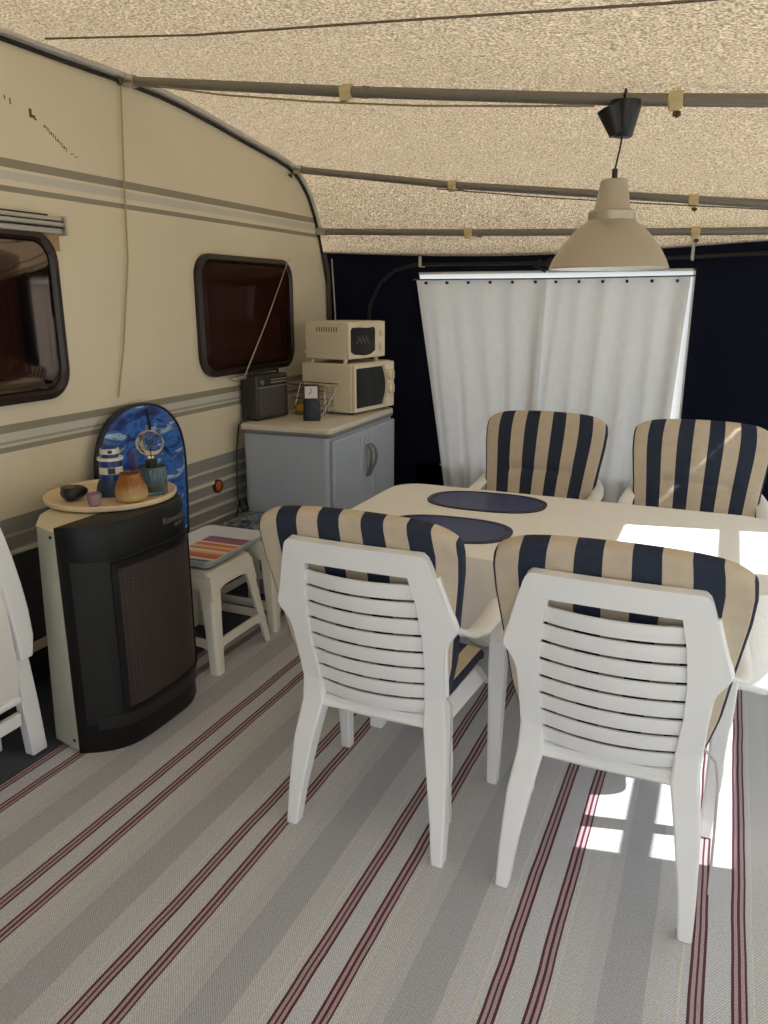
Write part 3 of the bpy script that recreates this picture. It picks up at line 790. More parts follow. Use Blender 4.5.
# ---- round tray on the heater and what stands on it
TRX, TRY, TRZ = -2.115, 2.205, HT+.004
TRR = .243
tr = tag(build('round_tray', MB().lathe([(.0, 0), (TRR-.02, 0), (TRR-.004, .004), (TRR, .014), (TRR, .021), (TRR-.006, .023), (TRR-.012, .017), (TRR-.03, .012), (.0, .012)], 64, (TRX, TRY, TRZ), caps=False), 'trayw'), 'round pale wooden tray lying on top of the black heater', 'tray')
z0 = TRZ+.0125
# dark round object with olive cap
mo = empty('smooth_dark_stone', (-2.175, 2.06, z0), math.radians(70), 'smooth dark stone with an olive patch at the left end of the round tray', 'stone')
mb = MB(); L = []
for i in range(13):
    a = -PI/2+PI*i/12
    L.append([Vector(((.050+.018*math.cos(t))*math.cos(t)*math.cos(a), .040*math.sin(t)*math.cos(a), .030+.030*math.sin(a))) for t in [2*PI*k/24 for k in range(24)]])
build('body', MB().loft(L), mat('dark_stone', s(24, 26, 36), .3), mo, angle=80)
L = [[Vector((-.004+r*1.2*math.cos(t), r*math.sin(t), z)) for t in [2*PI*k/20 for k in range(20)]] for r, z in ((.026, .0525), (.022, .0575), (.012, .0605), (.002, .0612))]
build('patch', MB().loft(L), mat('olive', s(92, 90, 52), .5), mo, angle=80)
# lilac tealight cup
cu = MB().lathe([(.0, .004), (.0, 0), (.020, 0), (.023, .012), (.027, .045), (.0255, .046), (.022, .014), (.0, .012)], 28, caps=False)
o = tag(build('candle_cup', cu, glass('lilac_glass', s(205, 176, 190), .25, 1.4, .55)), 'small frosted lilac candle cup at the front of the round tray', 'candle cup'); o.location = (-2.045, 2.045, z0)
# lighthouse
lh = empty('model_lighthouse', (-2.105, 2.205, z0), math.radians(44), 'blue and white model lighthouse standing on the round tray', 'ornament'); lh.scale = (1.32, 1.32, .88)
build('rock_base', MB().lathe([(.045, 0), (.046, .02), (.041, .05), (.036, .068), (.030, .07)], 14), mat('teal_rock', s(40, 62, 82), .6, bump=.6, bscale=30), lh, angle=50)
wt, bl_ = mat('gloss_white', s(232, 226, 214), .4), mat('gloss_blue', s(28, 52, 128), .35)
for z, h, r0, r1, m_ in ((.068, .03, .034, .033, bl_), (.096, .030, .0335, .032, wt), (.126, .028, .032, .030, bl_), (.154, .012, .036, .036, wt), (.166, .016, .024, .024, bl_), (.182, .022, .028, .026, wt), (.204, .012, .024, .012, bl_)):
    build('tower_band', MB().lathe([(r0, z), (r1, z+h)], 24), m_, lh, angle=40)
build('door', MB().box((-.010, -.037, .10), (.010, -.030, .124)), 'black', lh, smooth=False)
build('lantern_window', MB().box((-.006, -.030, .186), (.006, -.024, .200)), 'black', lh, smooth=False)
o = tag(build('postcard_block', MB().box((-.012, -.016, 0), (.012, .016, .15)), mat('violet', s(88, 82, 140), .5), smooth=False, bevel=.003), 'slim violet upright block between the lighthouse and the glass lamp', 'ornament'); o.location = (-2.09, 2.31, z0); o.rotation_euler = (0, 0, .4)
# amber vase
va = MB().lathe([(.0, .006), (.0, 0), (.038, 0), (.050, .012), (.054, .03), (.050, .055), (.040, .078), (.033, .092), (.034, .100), (.031, .100), (.030, .092), (.037, .076), (.047, .05), (.05, .028), (.044, .012), (.0, .008)], 36, caps=False)
m_, nt, p = newmat('amber_glass')
tc = N(nt, 'ShaderNodeTexCoord'); sx = N(nt, 'ShaderNodeSeparateXYZ'); nt.links.new(tc.outputs['Object'], sx.inputs[0])
r = N(nt, 'ShaderNodeValToRGB'); r.color_ramp.elements[0].position = .2; r.color_ramp.elements[0].color = s(236, 206, 140); r.color_ramp.elements[1].position = .65; r.color_ramp.elements[1].color = s(178, 110, 42)
nt.links.new(math_node(nt, 'DIVIDE', sx.outputs[2], .1), r.inputs[0]); nt.links.new(r.outputs[0], p.inputs['Base Color'])
p.inputs['Roughness'].default_value = .2; p.inputs['Transmission Weight'].default_value = .35
nb = N(nt, 'ShaderNodeTexVoronoi'); nb.inputs['Scale'].default_value = 110; nt.links.new(tc.outputs['Object'], nb.inputs['Vector'])
b = N(nt, 'ShaderNodeBump'); b.inputs['Strength'].default_value = .6; b.inputs['Distance'].default_value = .003; nt.links.new(nb.outputs['Distance'], b.inputs['Height']); nt.links.new(b.outputs['Normal'], p.inputs['Normal'])
o = tag(build('amber_vase', va, m_, angle=70), 'small mottled amber glass vase on the round tray', 'vase'); o.location = (-1.970, 2.155, z0); o.scale = (1.12, 1.12, 1.06)
# ribbed green glass lamp with clear globe
gl = empty('glass_jar_lamp', (-1.972, 2.278, z0), 0, 'green ribbed glass jar lamp with a clear globe bulb', 'lamp'); gl.scale = (1.13, 1.13, 1.06)
def ribbed(r, z): return [Vector((rr*math.cos(2*PI*k/48), rr*math.sin(2*PI*k/48), z)) for k in range(48) for rr in [r*(1+.035*math.cos(k*PI/2))]]
build('jar', MB().loft([ribbed(.044, 0), ribbed(.046, .004), ribbed(.046, .098), ribbed(.044, .103), ribbed(.039, .103), ribbed(.041, .098), ribbed(.041, .012), ribbed(.001, .012)]), glass('green_glass', s(196, 220, 206), .05, 1.4, .95), gl, angle=60)
build('jar_foot', MB().lathe([(.036, .0125), (.036, .03), (.02, .034)], 24), 'black', gl)
build('bulb_socket', MB().lathe([(.020, .096), (.021, .125), (.012, .130)], 20).lathe([(.040, .094), (.040, .098)], 24), 'black', gl)
build('cord', MB().tube([(0, 0, .03), (.01, .004, .06), (0, 0, .097)], .003, 6), 'black', gl)
prof = [(.010, .128), (.013, .140)]+[(.046*math.sin(a), .185-.046*math.cos(a)) for a in [PI*(.14+.86*k/14) for k in range(14)]]
build('globe_bulb', MB().lathe(prof+[(.001, .231)], 28), glass('clear_glass', (.92, .92, .88, 1), .02, 1.3, 1), gl, angle=80)
build('filament', MB().tube([(0, 0, .13), (0, 0, .165), (.012, 0, .195), (0, 0, .178), (-.012, 0, .195), (0, 0, .165)], .0016, 5), 'brass', gl)

# ---- bodyboard leaning against the caravan
def board_out(n=40):
    out = []
    for k in range(n):
        f = k/(n-1); z = 1.13*(1-(1-f)**1.6)
        if z < .80: hw = .225+.060*math.sin(z/.80*PI/2)
        else:
            q = (z-.80)/.33; hw = .285*max(0, 1-q**3.0)**.45
        out.append((max(hw, .012), z))
    return out
bo = empty('bodyboard', (-2.340, 2.635, 0), 0, 'blue wave-print bodyboard standing behind the heater against the caravan', 'bodyboard')
bo.rotation_euler = (math.radians(-2.0), math.radians(-.9), 0)
g = []
bob = board_out()
for k in range(17):
    u = -1+2*k/16; g.append([Vector((0, u*hw, z)) for hw, z in bob])
bd = MB().sheet(g, lambda u, v: .040*math.sqrt(max(.15, 1-abs(2*u-1)**8)))
wave = print_mat('wave_print', [(.30, s(20, 24, 66)), (.41, s(30, 58, 140)), (.50, s(56, 122, 206)), (.56, s(34, 56, 140)), (.65, s(176, 212, 238)), (.70, s(58, 136, 220))], 5.0, .3, (1, 1, 2.2), 1.5)
build('deck', bd, wave, bo, angle=70)
rimp = [(0.0, -hw, z) for hw, z in bob]+[(0.0, hw, z) for hw, z in reversed(bob)]
build('edge_band', MB().tube(rimp, .013, 8, closed=True), mat('board_edge', s(16, 18, 40), .5), bo, angle=80)
build('leash', MB().tube([(.004, .02, 1.135), (.026, .02, 1.10), (.027, .028, 1.04), (.027, .03, .99)], .005, 6).lathe([(.0, .0), (.016, 0), (.016, .006), (.0, .009)], 12, T=Matrix.Translation((.022, .032, .985)) @ Matrix.Rotation(PI/2, 4, 'Y')), 'rubber', bo)

# ---- plastic stools
def make_stool(loc, rz, label, hb=.205, ht=.158, H=.45):
    o = empty('plastic_stool', loc, rz, label, 'stool', 'white plastic stools beside the caravan')
    half = lambda z: ht+(hb-ht)*(1-z/H)
    RR = lambda h, z, r: [Vector((x, y, z)) for x, y in rrect(2*h, 2*h, r, 5)]
    seat = MB().loft([RR(ht+.004, H-.030, .03), RR(ht+.004, H-.006, .03), RR(ht-.004, H, .03), RR(ht-.02, H+.001, .02), RR(ht-.025, H-.003, .02)])
    for q in range(4):                      # apron with arched underside
        T = Matrix.Rotation(q*PI/2, 4, 'Z'); g = []
        for k in range(17):
            u = -1+2*k/16; zl = .372-.055*abs(u)**3.5
            g.append([T @ Vector((u*half(z)*.985, -half(z)+.004, z)) for z in [H-.02+(zl-H+.02)*f for f in (0, .5, 1)]])
        seat.sheet(g, .008)
    build('seat', seat, 'stoolp', o, angle=45)
    for sx_, sy in ((-1, -1), (1, -1), (1, 1), (-1, 1)):
        L = []
        for z, a in ((0, .046), (.10, .050), (.25, .058), (.36, .066), (H-.02, .070)):
            h = half(z); t = .012; r_ = .012
            pts = [(h-a, h), (h-r_, h), (h, h-r_), (h, h-a), (h-t, h-a), (h-t, h-t), (h-a, h-t)]
            L.append([Vector((sx_*x, sy*y, z)) for x, y in pts])
        build('leg', MB().loft(L), 'stoolp', o, angle=30, bevel=.003)
    for q in range(4):
        T = Matrix.Rotation(q*PI/2, 4, 'Z'); g = []
        for k in range(17):
            u = -1+2*k/16; z1 = .150; zl = .112-.045*max(0, (abs(u)-.6)/.4)**2
            g.append([T @ Vector((u*(half(.13)-.012), -half(.13)+.010, z)) for z in (zl, (zl+z1)/2, z1)])
        build('stretcher', MB().sheet(g, .012), 'stoolp', o, angle=40)
    return o
make_stool((-2.095, 2.705, 0), 0, 'ivory plastic stool carrying the striped serving tray beside the heater', .218)
make_stool((-2.085, 3.175, 0), 0, 'ivory plastic stool in front of the grey cabinet with a picture book on top', .195, .17, .465)

# serving tray
st = empty('serving_tray', (-2.105, 2.775, .4535), math.radians(2), 'white rectangular serving tray with colourful stripes on the nearer stool', 'tray')
RL = lambda wx, wy, z, r: [Vector((x, y, z)) for x, y in rrect(wx, wy, r, 5)]
tb_ = MB().loft([RL(.25, .40, 0, .03), RL(.27, .42, .004, .03), RL(.325, .475, .045, .035), RL(.345, .495, .048, .04), RL(.343, .493, .044, .04), RL(.32, .47, .041, .033), RL(.262, .41, .007, .028), RL(.1, .2, .005, .02)])
build('tray_body', tb_, mat('tray_white', s(214, 218, 226), .4), st, angle=50)
m_, nt, p = newmat('tray_stripes')
tc = N(nt, 'ShaderNodeTexCoord'); sx = N(nt, 'ShaderNodeSeparateXYZ'); nt.links.new(tc.outputs['Object'], sx.inputs[0])
# bands run across the tray, from grey-blue near the camera to plum at the far end
V = math_node(nt, 'ADD', math_node(nt, 'MULTIPLY', sx.outputs[1], 2.5), .5)
Cc = dict(g=s(104, 108, 128), w=s(236, 226, 206), o=s(214, 120, 72), p=s(150, 70, 108), y=s(236, 196, 140), r=s(196, 92, 62))
r = const_ramp(nt, [(0, Cc['g']), (.14, s(70, 74, 92)), (.19, Cc['w']), (.25, Cc['r']), (.33, Cc['o']), (.40, Cc['y']), (.46, Cc['w']), (.52, Cc['o']), (.58, Cc['y']), (.66, Cc['o']), (.74, Cc['w']), (.79, Cc['p']), (.93, s(110, 60, 100))])
nt.links.new(V, r.inputs[0]); nt.links.new(r.outputs[0], p.inputs['Base Color']); p.inputs['Roughness'].default_value = .3
build('striped_base', MB().loft([RL(.255, .40, .0072, .02), RL(.255, .40, .0085, .02)]), m_, st)
for sg in (-1, 1):
    T = Matrix.Translation((0, sg*.2315, .027)) @ Matrix.Rotation(sg*math.radians(-51+90), 4, 'X')
    build('handle_slot', prism(rrect(.10, .022, .0105, 6), -.0015, .0045, lambda x, y, z: T @ Vector((x, y, z))), mat('slot_grey', s(150, 148, 140), .6), st)
# picture book
pb_ = empty('picture_book', (-2.10, 3.20, .4665), math.radians(4), 'flat dark picture book with blue and white cover on the farther stool', 'book')
cov = print_mat('book_cover', [(.32, s(16, 18, 26)), (.46, s(60, 78, 110)), (.50, s(24, 28, 40)), (.56, s(150, 172, 196)), (.61, s(40, 44, 50)), (.70, s(214, 188, 60))], 14, .35, (1.6, 1, 1), 1.0)
build('cover', prism(rrect(.31, .29, .008, 3), .022, .027), cov, pb_)
build('pages', MB().box((-.15, -.14, 0), (.15, .14, .022)), mat('dark_pages', s(70, 58, 48), .8), pb_, smooth=False)

# ---- blue-grey cabinet
cb = empty('storage_cabinet', (-2.080, 3.850, 0), math.radians(2.0), 'blue-grey two-door plastic cabinet against the caravan in the far corner', 'cabinet')
hx, hy, ch = .267, .452, .95
build('carcass', MB().loft([[Vector((x, y, z)) for x, y in rrect(2*hx-.02, 2*hy-.02, .035, 6)] for z in (.0, .901)]), 'cabinet', cb, angle=50)
build('worktop', MB().loft([[Vector((x, y, z)) for x, y in rrect(2*hx*a, 2*hy*a, .028, 6)] for z, a in ((.924, 1.0), (.940, 1.0), (.948, .992), (.95, .98))]), 'cabtop', cb, angle=50)
build('worktop_edge', MB().loft([[Vector((x, y, z)) for x, y in rrect(2*hx*a, 2*hy*a, .028, 6)] for z, a in ((.900, .975), (.905, .992), (.920, 1.002), (.924, .995))]), 'cabtrim', cb, angle=50)
for sg in (-1, 1):
    d = build('door', MB().box((hx-.012, (-.428 if sg < 0 else .004), .05), (hx+.012, (-.004 if sg < 0 else .428), .888)), 'cabinet', cb, bevel=.008, seg=3)
    y0, y1 = (-.10, -.015) if sg < 0 else (.015, .10)
    build('door_rib', MB().box((hx+.010, y0, .07), (hx+.018, y0+.022, .85)).box((hx+.010, y1-.022, .07), (hx+.018, y1, .85)), 'cabinet', d, smooth=True, bevel=.006)
    hp = [(hx+.010, sg*.020, .80), (hx+.03, sg*.026, .795), (hx+.045, sg*.034, .77), (hx+.05, sg*.038, .73), (hx+.045, sg*.032, .69), (hx+.032, sg*.022, .66), (hx+.014, sg*.018, .62)]
    L = []
    for x, y, z in hp: L.append([Vector((x, y-.014, z+.004)), Vector((x+.010, y-.010, z)), Vector((x+.010, y+.010, z)), Vector((x, y+.014, z+.004))])
    build('handle', MB().loft(L), 'handle', d, angle=60, bevel=.003)
CT = .951
# ---- microwave
def appliance(name, loc, rz, w_, d, h, label, cat): return empty(name, loc, rz, label, cat)
mw = empty('microwave', (-2.045, 4.11, CT), math.radians(-9), 'cream microwave with black arched window and two knobs, standing on the cabinet', 'microwave')
mx, my, mh = .175, .208, .285          # half depth (x), half width (y), height
build('case', MB().box((-mx, -my, .012), (mx, my, mh)), 'appliance', mw, bevel=.008, seg=3)
build('front_frame', MB().box((mx-.001, -my+.002, .016), (mx+.022, my-.002, mh-.004)), 'appliance', mw, bevel=.006, seg=3)
win = [(-my+.018, .04), (.07, .04)]+[(.07+.035*math.sin(PI*k/10), .04+(mh-.065)*k/10) for k in range(1, 10)]+[(.07, mh-.025), (-my+.018, mh-.025)]
build('door_window', MB().loft([[Vector((x, a, b)) for a, b in win] for x in (mx+.018, mx+.0245)]), 'blackglass', mw, angle=30)
arc = [(mx+.030, .085+.035*math.sin(PI*k/12), .03+(mh-.045)*k/12) for k in range(13)]
build('door_handle', MB().tube(arc, .006, 8), 'appliance', mw)
for z in (.205, .125):
    kk = build('knob', MB().lathe([(.030, 0), (.028, .016), (.020, .020)], 24, T=Matrix.Translation((mx+.022, .158, z)) @ Matrix.Rotation(PI/2, 4, 'Y')), 'appliance', mw, angle=45)
    build('grip', MB().box((mx+.036, .152, z-.026), (mx+.052, .164, z+.026)), 'appliance', kk, smooth=False, bevel=.003)
vt = MB()
for cx_ in range(4):
    for rz_ in range(9): vt.box((-.08+.036*cx_, -my-.0012, .05+.012*rz_), (-.055+.036*cx_, -my+.001, .054+.012*rz_))
build('vent', vt, mat('vent_shadow', s(120, 110, 92), .7), mw, smooth=False)
for a in (-1, 1):
    for b in (-1, 1): build('foot', MB().lathe([(.012, 0), (.012, .0125)], 12, (a*(mx-.03), b*(my-.04), 0)), 'rubber', mw)
# ---- mini oven on top
mo_z = CT+mh+.0005
ov = empty('mini_oven', (-2.048, 4.085, mo_z), math.radians(-9), 'cream mini oven with dark window standing on top of the microwave', 'oven')
ox, oy, oh = .145, .185, .228
build('case', MB().box((-ox, -oy, .022), (ox, oy, oh)), 'appliance', ov, bevel=.007, seg=3)
build('front_frame', MB().box((ox-.001, -oy, .026), (ox+.016, oy, oh-.002)), 'appliance', ov, bevel=.005, seg=3)
win = [(-oy+.02, .065), (-oy+.05, .050), (-.03, .040), (.03, .046), (.075, .065), (.075, oh-.045), (.06, oh-.032), (-oy+.035, oh-.032), (-oy+.02, oh-.045)]
build('door_window', MB().loft([[Vector((x, a, b)) for a, b in win] for x in (ox+.012, ox+.0185)]), 'blackglass', ov, angle=30)
g = []
for k in range(11):
    y = -.12+.17*k/10; g.append([Vector((ox+.024+.014*math.sin(PI*k/10), y, oh-.028+.006*math.sin(PI*k/10)*a)) for a in (-1, 0, 1, 1.6)])
build('door_handle', MB().sheet(g, .010), 'appliance', ov)
vt = MB()
for q in range(10): vt.add([Vector((ox+.0186, -.11+.013*q, .105+.012*((q*5) % 3))), Vector((ox+.0186, -.102+.013*q, .105+.012*((q*5) % 3))), Vector((ox+.0192, -.102+.013*q, .125+.012*((q*5) % 3))), Vector((ox+.0192, -.11+.013*q, .125+.012*((q*5) % 3)))], [(0, 1, 2, 3)])
build('window_print', vt, 'greycord', ov, smooth=False)
for z in (.165, .085):
    build('knob', MB().lathe([(.021, 0), (.020, .016), (.014, .019)], 20, T=Matrix.Translation((ox+.016, .135, z)) @ Matrix.Rotation(PI/2, 4, 'Y')), 'appliance', ov, angle=45)
vt = MB()
for q in range(9): vt.box((-.06+.017*q, -oy-.0012, .172), (-.053+.017*q, -oy+.001, .198))
build('vent', vt, mat('vent_gold', s(132, 112, 74), .6), ov, smooth=False)
for a in (-1, 1):
    for b in (-1, 1): build('foot', MB().lathe([(.011, 0), (.014, .022)], 12, (a*(ox-.03), b*(oy-.03), 0)), 'appliance', ov)
build('rear_bracket', MB().box((-ox-.022, -oy+.01, .05), (-ox, -oy+.03, .066)), 'appliance', ov, smooth=False, bevel=.003)

# ---- radio
ra = empty('portable_radio', (-2.315, 3.632, CT), math.radians(-6), 'dark grey portable radio with raised aerial at the wall end of the cabinet', 'radio')
rw, rd, rh = .140, .055, .240
build('case', MB().box((-rd, -rw, 0), (rd, rw, rh)), mat('radio_grey', s(46, 44, 43), .45), ra, bevel=.010, seg=3)
build('control_panel', MB().box((rd-.002, -rw+.01, rh-.062), (rd+.004, rw-.01, rh-.012)), 'black', ra, bevel=.003)
build('speaker_grille', MB().box((rd-.002, -rw+.02, .02), (rd+.004, rw-.04, rh-.072)), grille_mat('speaker_lines', s(96, 93, 90), s(20, 20, 20), 110, 2), ra, bevel=.003)
build('trim_strip', MB().box((rd+.001, -rw+.012, rh-.066), (rd+.005, rw-.012, rh-.062)).box((rd+.003, -.02, rh-.045), (rd+.006, rw-.02, rh-.040)).box((rd+.003, -.02, rh-.030), (rd+.006, rw-.02, rh-.026)), 'alu', ra, smooth=False)
build('carry_handle', MB().tube([(0, -rw+.02, rh), (0, -rw+.02, rh+.018), (0, rw-.02, rh+.018), (0, rw-.02, rh)], .008, 8), 'black', ra)
build('dial', MB().lathe([(.014, 0), (.013, .010)], 16, T=Matrix.Translation((rd+.003, -rw+.04, rh-.037)) @ Matrix.Rotation(PI/2, 4, 'Y')), 'pole', ra)
ae = build('aerial', MB().tube([(-.02, -rw-.10, rh-.008), (-.02, -rw+.0, rh-.004)], .006, 8).tube([(-.02, -rw+.0, rh-.004), (-.045, .10, .52), (-.06, .345, .86)], .003, 6, rs=[.004, .003, .0018]), 'alu', ra)
build('aerial_bracket', MB().box((-.03, -rw-.105, rh-.018), (-.008, -rw+.01, rh-.002)), 'alu', ra, smooth=False, bevel=.003)
pc = tag(build('power_cable', MB().tube([(-2.33, 3.50, CT+.05), (-2.365, 3.44, CT-.02), (-2.372, 3.42, .8), (-2.37, 3.40, .55), (-2.33, 3.37, .50), (-2.30, 3.36, .47), (-2.27, 3.355, .50), (-2.29, 3.355, .55), (-2.33, 3.365, .54), (-2.36, 3.37, .45), (-2.37, 3.37, .1)], .004, 6), 'black'), 'black power cable trailing down beside the cabinet from the radio', 'cable')

# ---- folding wire rack, yellow bowl, clock
rk = empty('wire_rack', (-2.12, 3.822, CT), math.radians(-8), 'crossed chrome wire dish rack on the cabinet behind the little clock', 'dish rack')
for sg in (-1, 1):
    m_ = MB()
    m_.tube([(-.10, sg*.06, .005), (.10, sg*.06, .005)], .003, 6)
    for e in (-1, 1): m_.tube([(e*.10, sg*.06, .005), (e*.135, -sg*.070, .175)], .003, 6)
    m_.tube([(-.135, -sg*.070, .175), (.135, -sg*.070, .175)], .003, 6)
    for k in range(4): m_.tube([(-.125, sg*(.05-.032*k), .02+.036*k), (.125, sg*(.05-.032*k), .02+.036*k)], .0022, 6)
    build('rack_side', m_, 'chrome', rk)
cv = MB()
for k in range(7): cv.tube([(.112, -.07+.006*k, .15-.02*k), (.14, -.075+.006*k, .152-.02*k), (.135, -.08, .135-.02*k)], .002, 5)
build('cutlery_hooks', cv.tube([(.136, -.075, .17), (.14, -.075, .02)], .0025, 6), 'chrome', rk)
o = tag(build('yellow_bowl', MB().lathe([(.0, .004), (.0, 0), (.022, 0), (.040, .03), (.045, .06), (.042, .06), (.036, .03), (.0, .008)], 28, caps=False), mat('mustard_glaze', s(168, 132, 52), .35)), 'mustard yellow bowl standing inside the wire rack', 'bowl'); o.location = (-2.205, 3.835, CT)
ck_ = empty('table_clock', (-2.035, 3.655, CT), math.radians(24), 'small black upright clock with white square dial on the cabinet corner', 'clock')
build('base', MB().loft([[Vector((x, y, z)) for x, y in rrect(.092*a, .07*a, .01, 3)] for z, a in ((0, 1), (.10, .93), (.118, .86))]), mat('ink_plastic', s(18, 19, 28), .4), ck_, angle=40)
build('head', MB().box((-.043, -.024, .112), (.043, .024, .192)), 'black', ck_, bevel=.010, seg=3)
build('dial', MB().box((-.034, -.0265, .120), (.034, -.0235, .184)), mat('dial_white', s(226, 214, 206), .5), ck_, bevel=.001)
build('hand', MB().box((-.0015, -.0285, .150), (.0015, -.0268, .176)), 'black', ck_, smooth=False)
build('hand', MB().box((-.002, -.0285, .150), (.002, -.0268, .168), Matrix.Translation((0, 0, .152)) @ Matrix.Rotation(-2.3, 4, 'Y') @ Matrix.Translation((0, 0, -.152))), 'black', ck_, smooth=False)

# ---- far-left folded chair
fc_ = empty('folded_chair', (-2.14, 1.45, 0), 0, 'white plastic folding chair folded against the caravan at the left edge', 'chair')
def rail_strip(pts, w_, x0, x1, m, name='frame_rail'):
    for sg in (1, -1):
        A = [Vector((0, sg*(y-1.45), z)) for y, z in pts]; g = []
        B = [Vector((0, sg*(y-ww-1.45), z)) for (y, z), ww in zip(pts, w_)]
        L = [[Vector((x0, a.y, a.z)), Vector((x1, a.y, a.z)), Vector((x1, b.y, b.z)), Vector((x0, b.y, b.z))] for a, b in zip(A, B)]
        build(name, MB().loft(L), m, fc_, bevel=.006, seg=3)
rail_strip([(1.752, .385), (1.764, .46), (1.757, .56), (1.742, .66), (1.722, .76), (1.695, .86), (1.66, .95), (1.61, 1.03)], [.05, .068, .07, .07, .07, .07, .07, .065], -.01, .035, 'plastic')
rail_strip([(1.782, 0), (1.768, .2), (1.748, .42)], [.066, .066, .06], -.03, .012, 'plastic', 'leg')
rail_strip([(1.70, .0), (1.70, .3)], [.05, .05], -.16, -.12, 'plastic', 'leg')
build('crossbar', MB().box((-.012, -.28, .14), (.012, .24, .19)), 'plastic', fc_, bevel=.006)
g = []
for i in range(15):
    y = -.235+.47*i/14; g.append([Vector((.012+.012*math.sin(i*1.8)*.3+.01*math.sin(v*7), y, .245+.7*v)) for v in [k/14 for k in range(15)]])
build('seat_panel', MB().sheet(g, .014), mat('seat_mesh_white', s(228, 226, 220), .7, bump=.4, bscale=50), fc_, angle=60)
build('hem_tube', MB().tube([(.012, -.24, .245), (.012, .235, .245)], .016, 10), 'plastic', fc_)

# ================================================================== OVERHEAD
poles = [([(-2.385, 2.79, 2.446), (-1.363, 2.79, 2.310), (-.405, 2.79, 2.197), (.026, 2.79, 2.155), (FX-.01, 2.79, 2.085)], 'grey steel roof pole nearest the camera, carrying the pendant lamp'),
         ([(-2.385, 4.15, 2.300), (-1.445, 4.15, 2.166), (-.246, 4.15, 2.038), (.091, 4.15, 2.003), (FX-.01, 4.15, 1.93)], 'middle grey roof pole crossing behind the neck of the lamp'),
         ([(-2.385, 4.43, 1.985), (-1.423, 4.43, 1.948), (-.224, 4.43, 1.915), (.113, 4.43, 1.908), (FX-.01, 4.43, 1.895)], 'rearmost grey roof pole just above the navy gable')]
clips = [[(-1.375, .0), (-.235, .0)], [(-1.428, 0), (-.229, 0)], [(-1.423, 0), (-.219, 0)]]
cl_lab = ['yellowed pole clamp on the nearest roof pole, left of the lamp', 'yellowed pole clamp with wing screw on the nearest roof pole, right of the lamp',
          'yellowed pole clamp on the middle roof pole, left of the lamp', 'yellowed pole clamp with wing screw on the middle roof pole, right of the lamp',
          'yellowed pole clamp on the rearmost roof pole, left of the lamp', 'yellowed pole clamp with wing screw on the rearmost roof pole, right of the lamp']
q = 0
for (pts, lab), cs in zip(poles, clips):
    R_ = .019
    po = empty('roof_pole', pts[0], 0, lab, 'pole', 'awning roof poles')
    loc = Vector(pts[0])
    build('tube', MB().tube([Vector(p)-loc for p in pts], R_, 12), 'pole', po)
    build('end_fitting', MB().tube([Vector((-.012, 0, .004)), Vector((.05, 0, -.005))], R_+.005, 12), 'alu', po)
    build('joint_sleeve', MB().tube([Vector(pts[1])-loc+Vector((.05, 0, -.006)), Vector(pts[1])-loc+Vector((.075, 0, -.009))], R_+.002, 12), 'pole', po)
    for x, _ in cs:
        z = lerp_tab([(p[0], p[2]) for p in pts], x)
        c_ = empty('pole_clamp', (x, pts[0][1], z), 0, cl_lab[q], 'clamp', 'roof pole clamps'); 
        build('collar', MB().tube([(-.022, 0, 0), (.022, 0, 0)], R_+.007, 14).box((-.016, -.030, -.036), (.016, -.010, -.008)), 'clip', c_, bevel=.002)
        if q % 2: build('wing_screw', MB().tube([(.006, -.022, -.032), (.010, -.024, -.055)], .006, 8).box((-.004, -.028, -.052), (.020, -.022, -.038)), 'brass', c_, bevel=.002)
        q += 1
# pendant lamp
LX, LY = -.404, 2.79
pl = empty('pendant_lamp', (LX, LY, 1.68), 0, 'champagne metal dome pendant lamp hanging over the table', 'lamp')
dome = [(.194, 0), (.196, .003), (.1945, .006), (.184, .030), (.168, .058), (.148, .086), (.124, .114), (.100, .136), (.080, .150), (.076, .154), (.076, .180), (.068, .186)]
inn = [(.060, .152), (.098, .132), (.146, .082), (.166, .055), (.182, .028), (.192, .001)]
build('lamp_shade', MB().lathe(dome+[(.055, .186)], 64, caps=False), 'shade', pl, angle=35)
build('shade_lining', MB().lathe([(.1935, .0005), (.1905, .001)]+[(r-.003, z) for r, z in reversed(inn[:-1])]+[(.001, .155)], 64, caps=False), 'white', pl, angle=60)
build('neck', MB().lathe([(.060, .184), (.058, .188), (.043, .276), (.039, .280), (.008, .285)], 40), 'shade', pl, angle=35)
build('socket', MB().lathe([(.028, .13), (.024, .16), (.024, .2)], 20).lathe([(.009, .285), (.009, .312), (.005, .314)], 14), 'black', pl)
prof = [(.012, .130)]+[(.030*math.sin(a), .085-.034*math.cos(PI-a)*-1) for a in []]
build('bulb', MB().lathe([(.013, .132), (.016, .115), (.028, .092), (.030, .075), (.024, .055), (.012, .045), (.001, .043)], 24), mat('opal_glass', s(235, 232, 225), .3), pl, angle=80)
build('cable', MB().tube([(0, 0, .31), (.010, 0, .37), (.016, 0, .415)], .0032, 8), 'black', pl)
canT = Matrix.Translation((.016, 0, .405)) @ Matrix.Rotation(math.radians(3), 4, 'Y')
build('ceiling_cup', MB().lathe([(.026, 0), (.030, .004), (.050, .105), (.047, .105), (.030, .012)], 32, T=canT), 'black', pl, angle=40)
canU = Matrix.Translation((.004, -.012, .405)) @ Matrix.Rotation(math.radians(-17), 4, 'Y')
build('cup_flap', MB().lathe([(.022, .006), (.026, .008), (.046, .090), (.043, .090), (.022, .012)], 32, T=canU), 'black', pl, angle=40)
build('hook', MB().tube([(.016, 0, .50), (.016, -.022, .525), (.016, 0, .545), (.016, .022, .525), (.016, .0, .498)], .004, 8), 'rubber', pl)
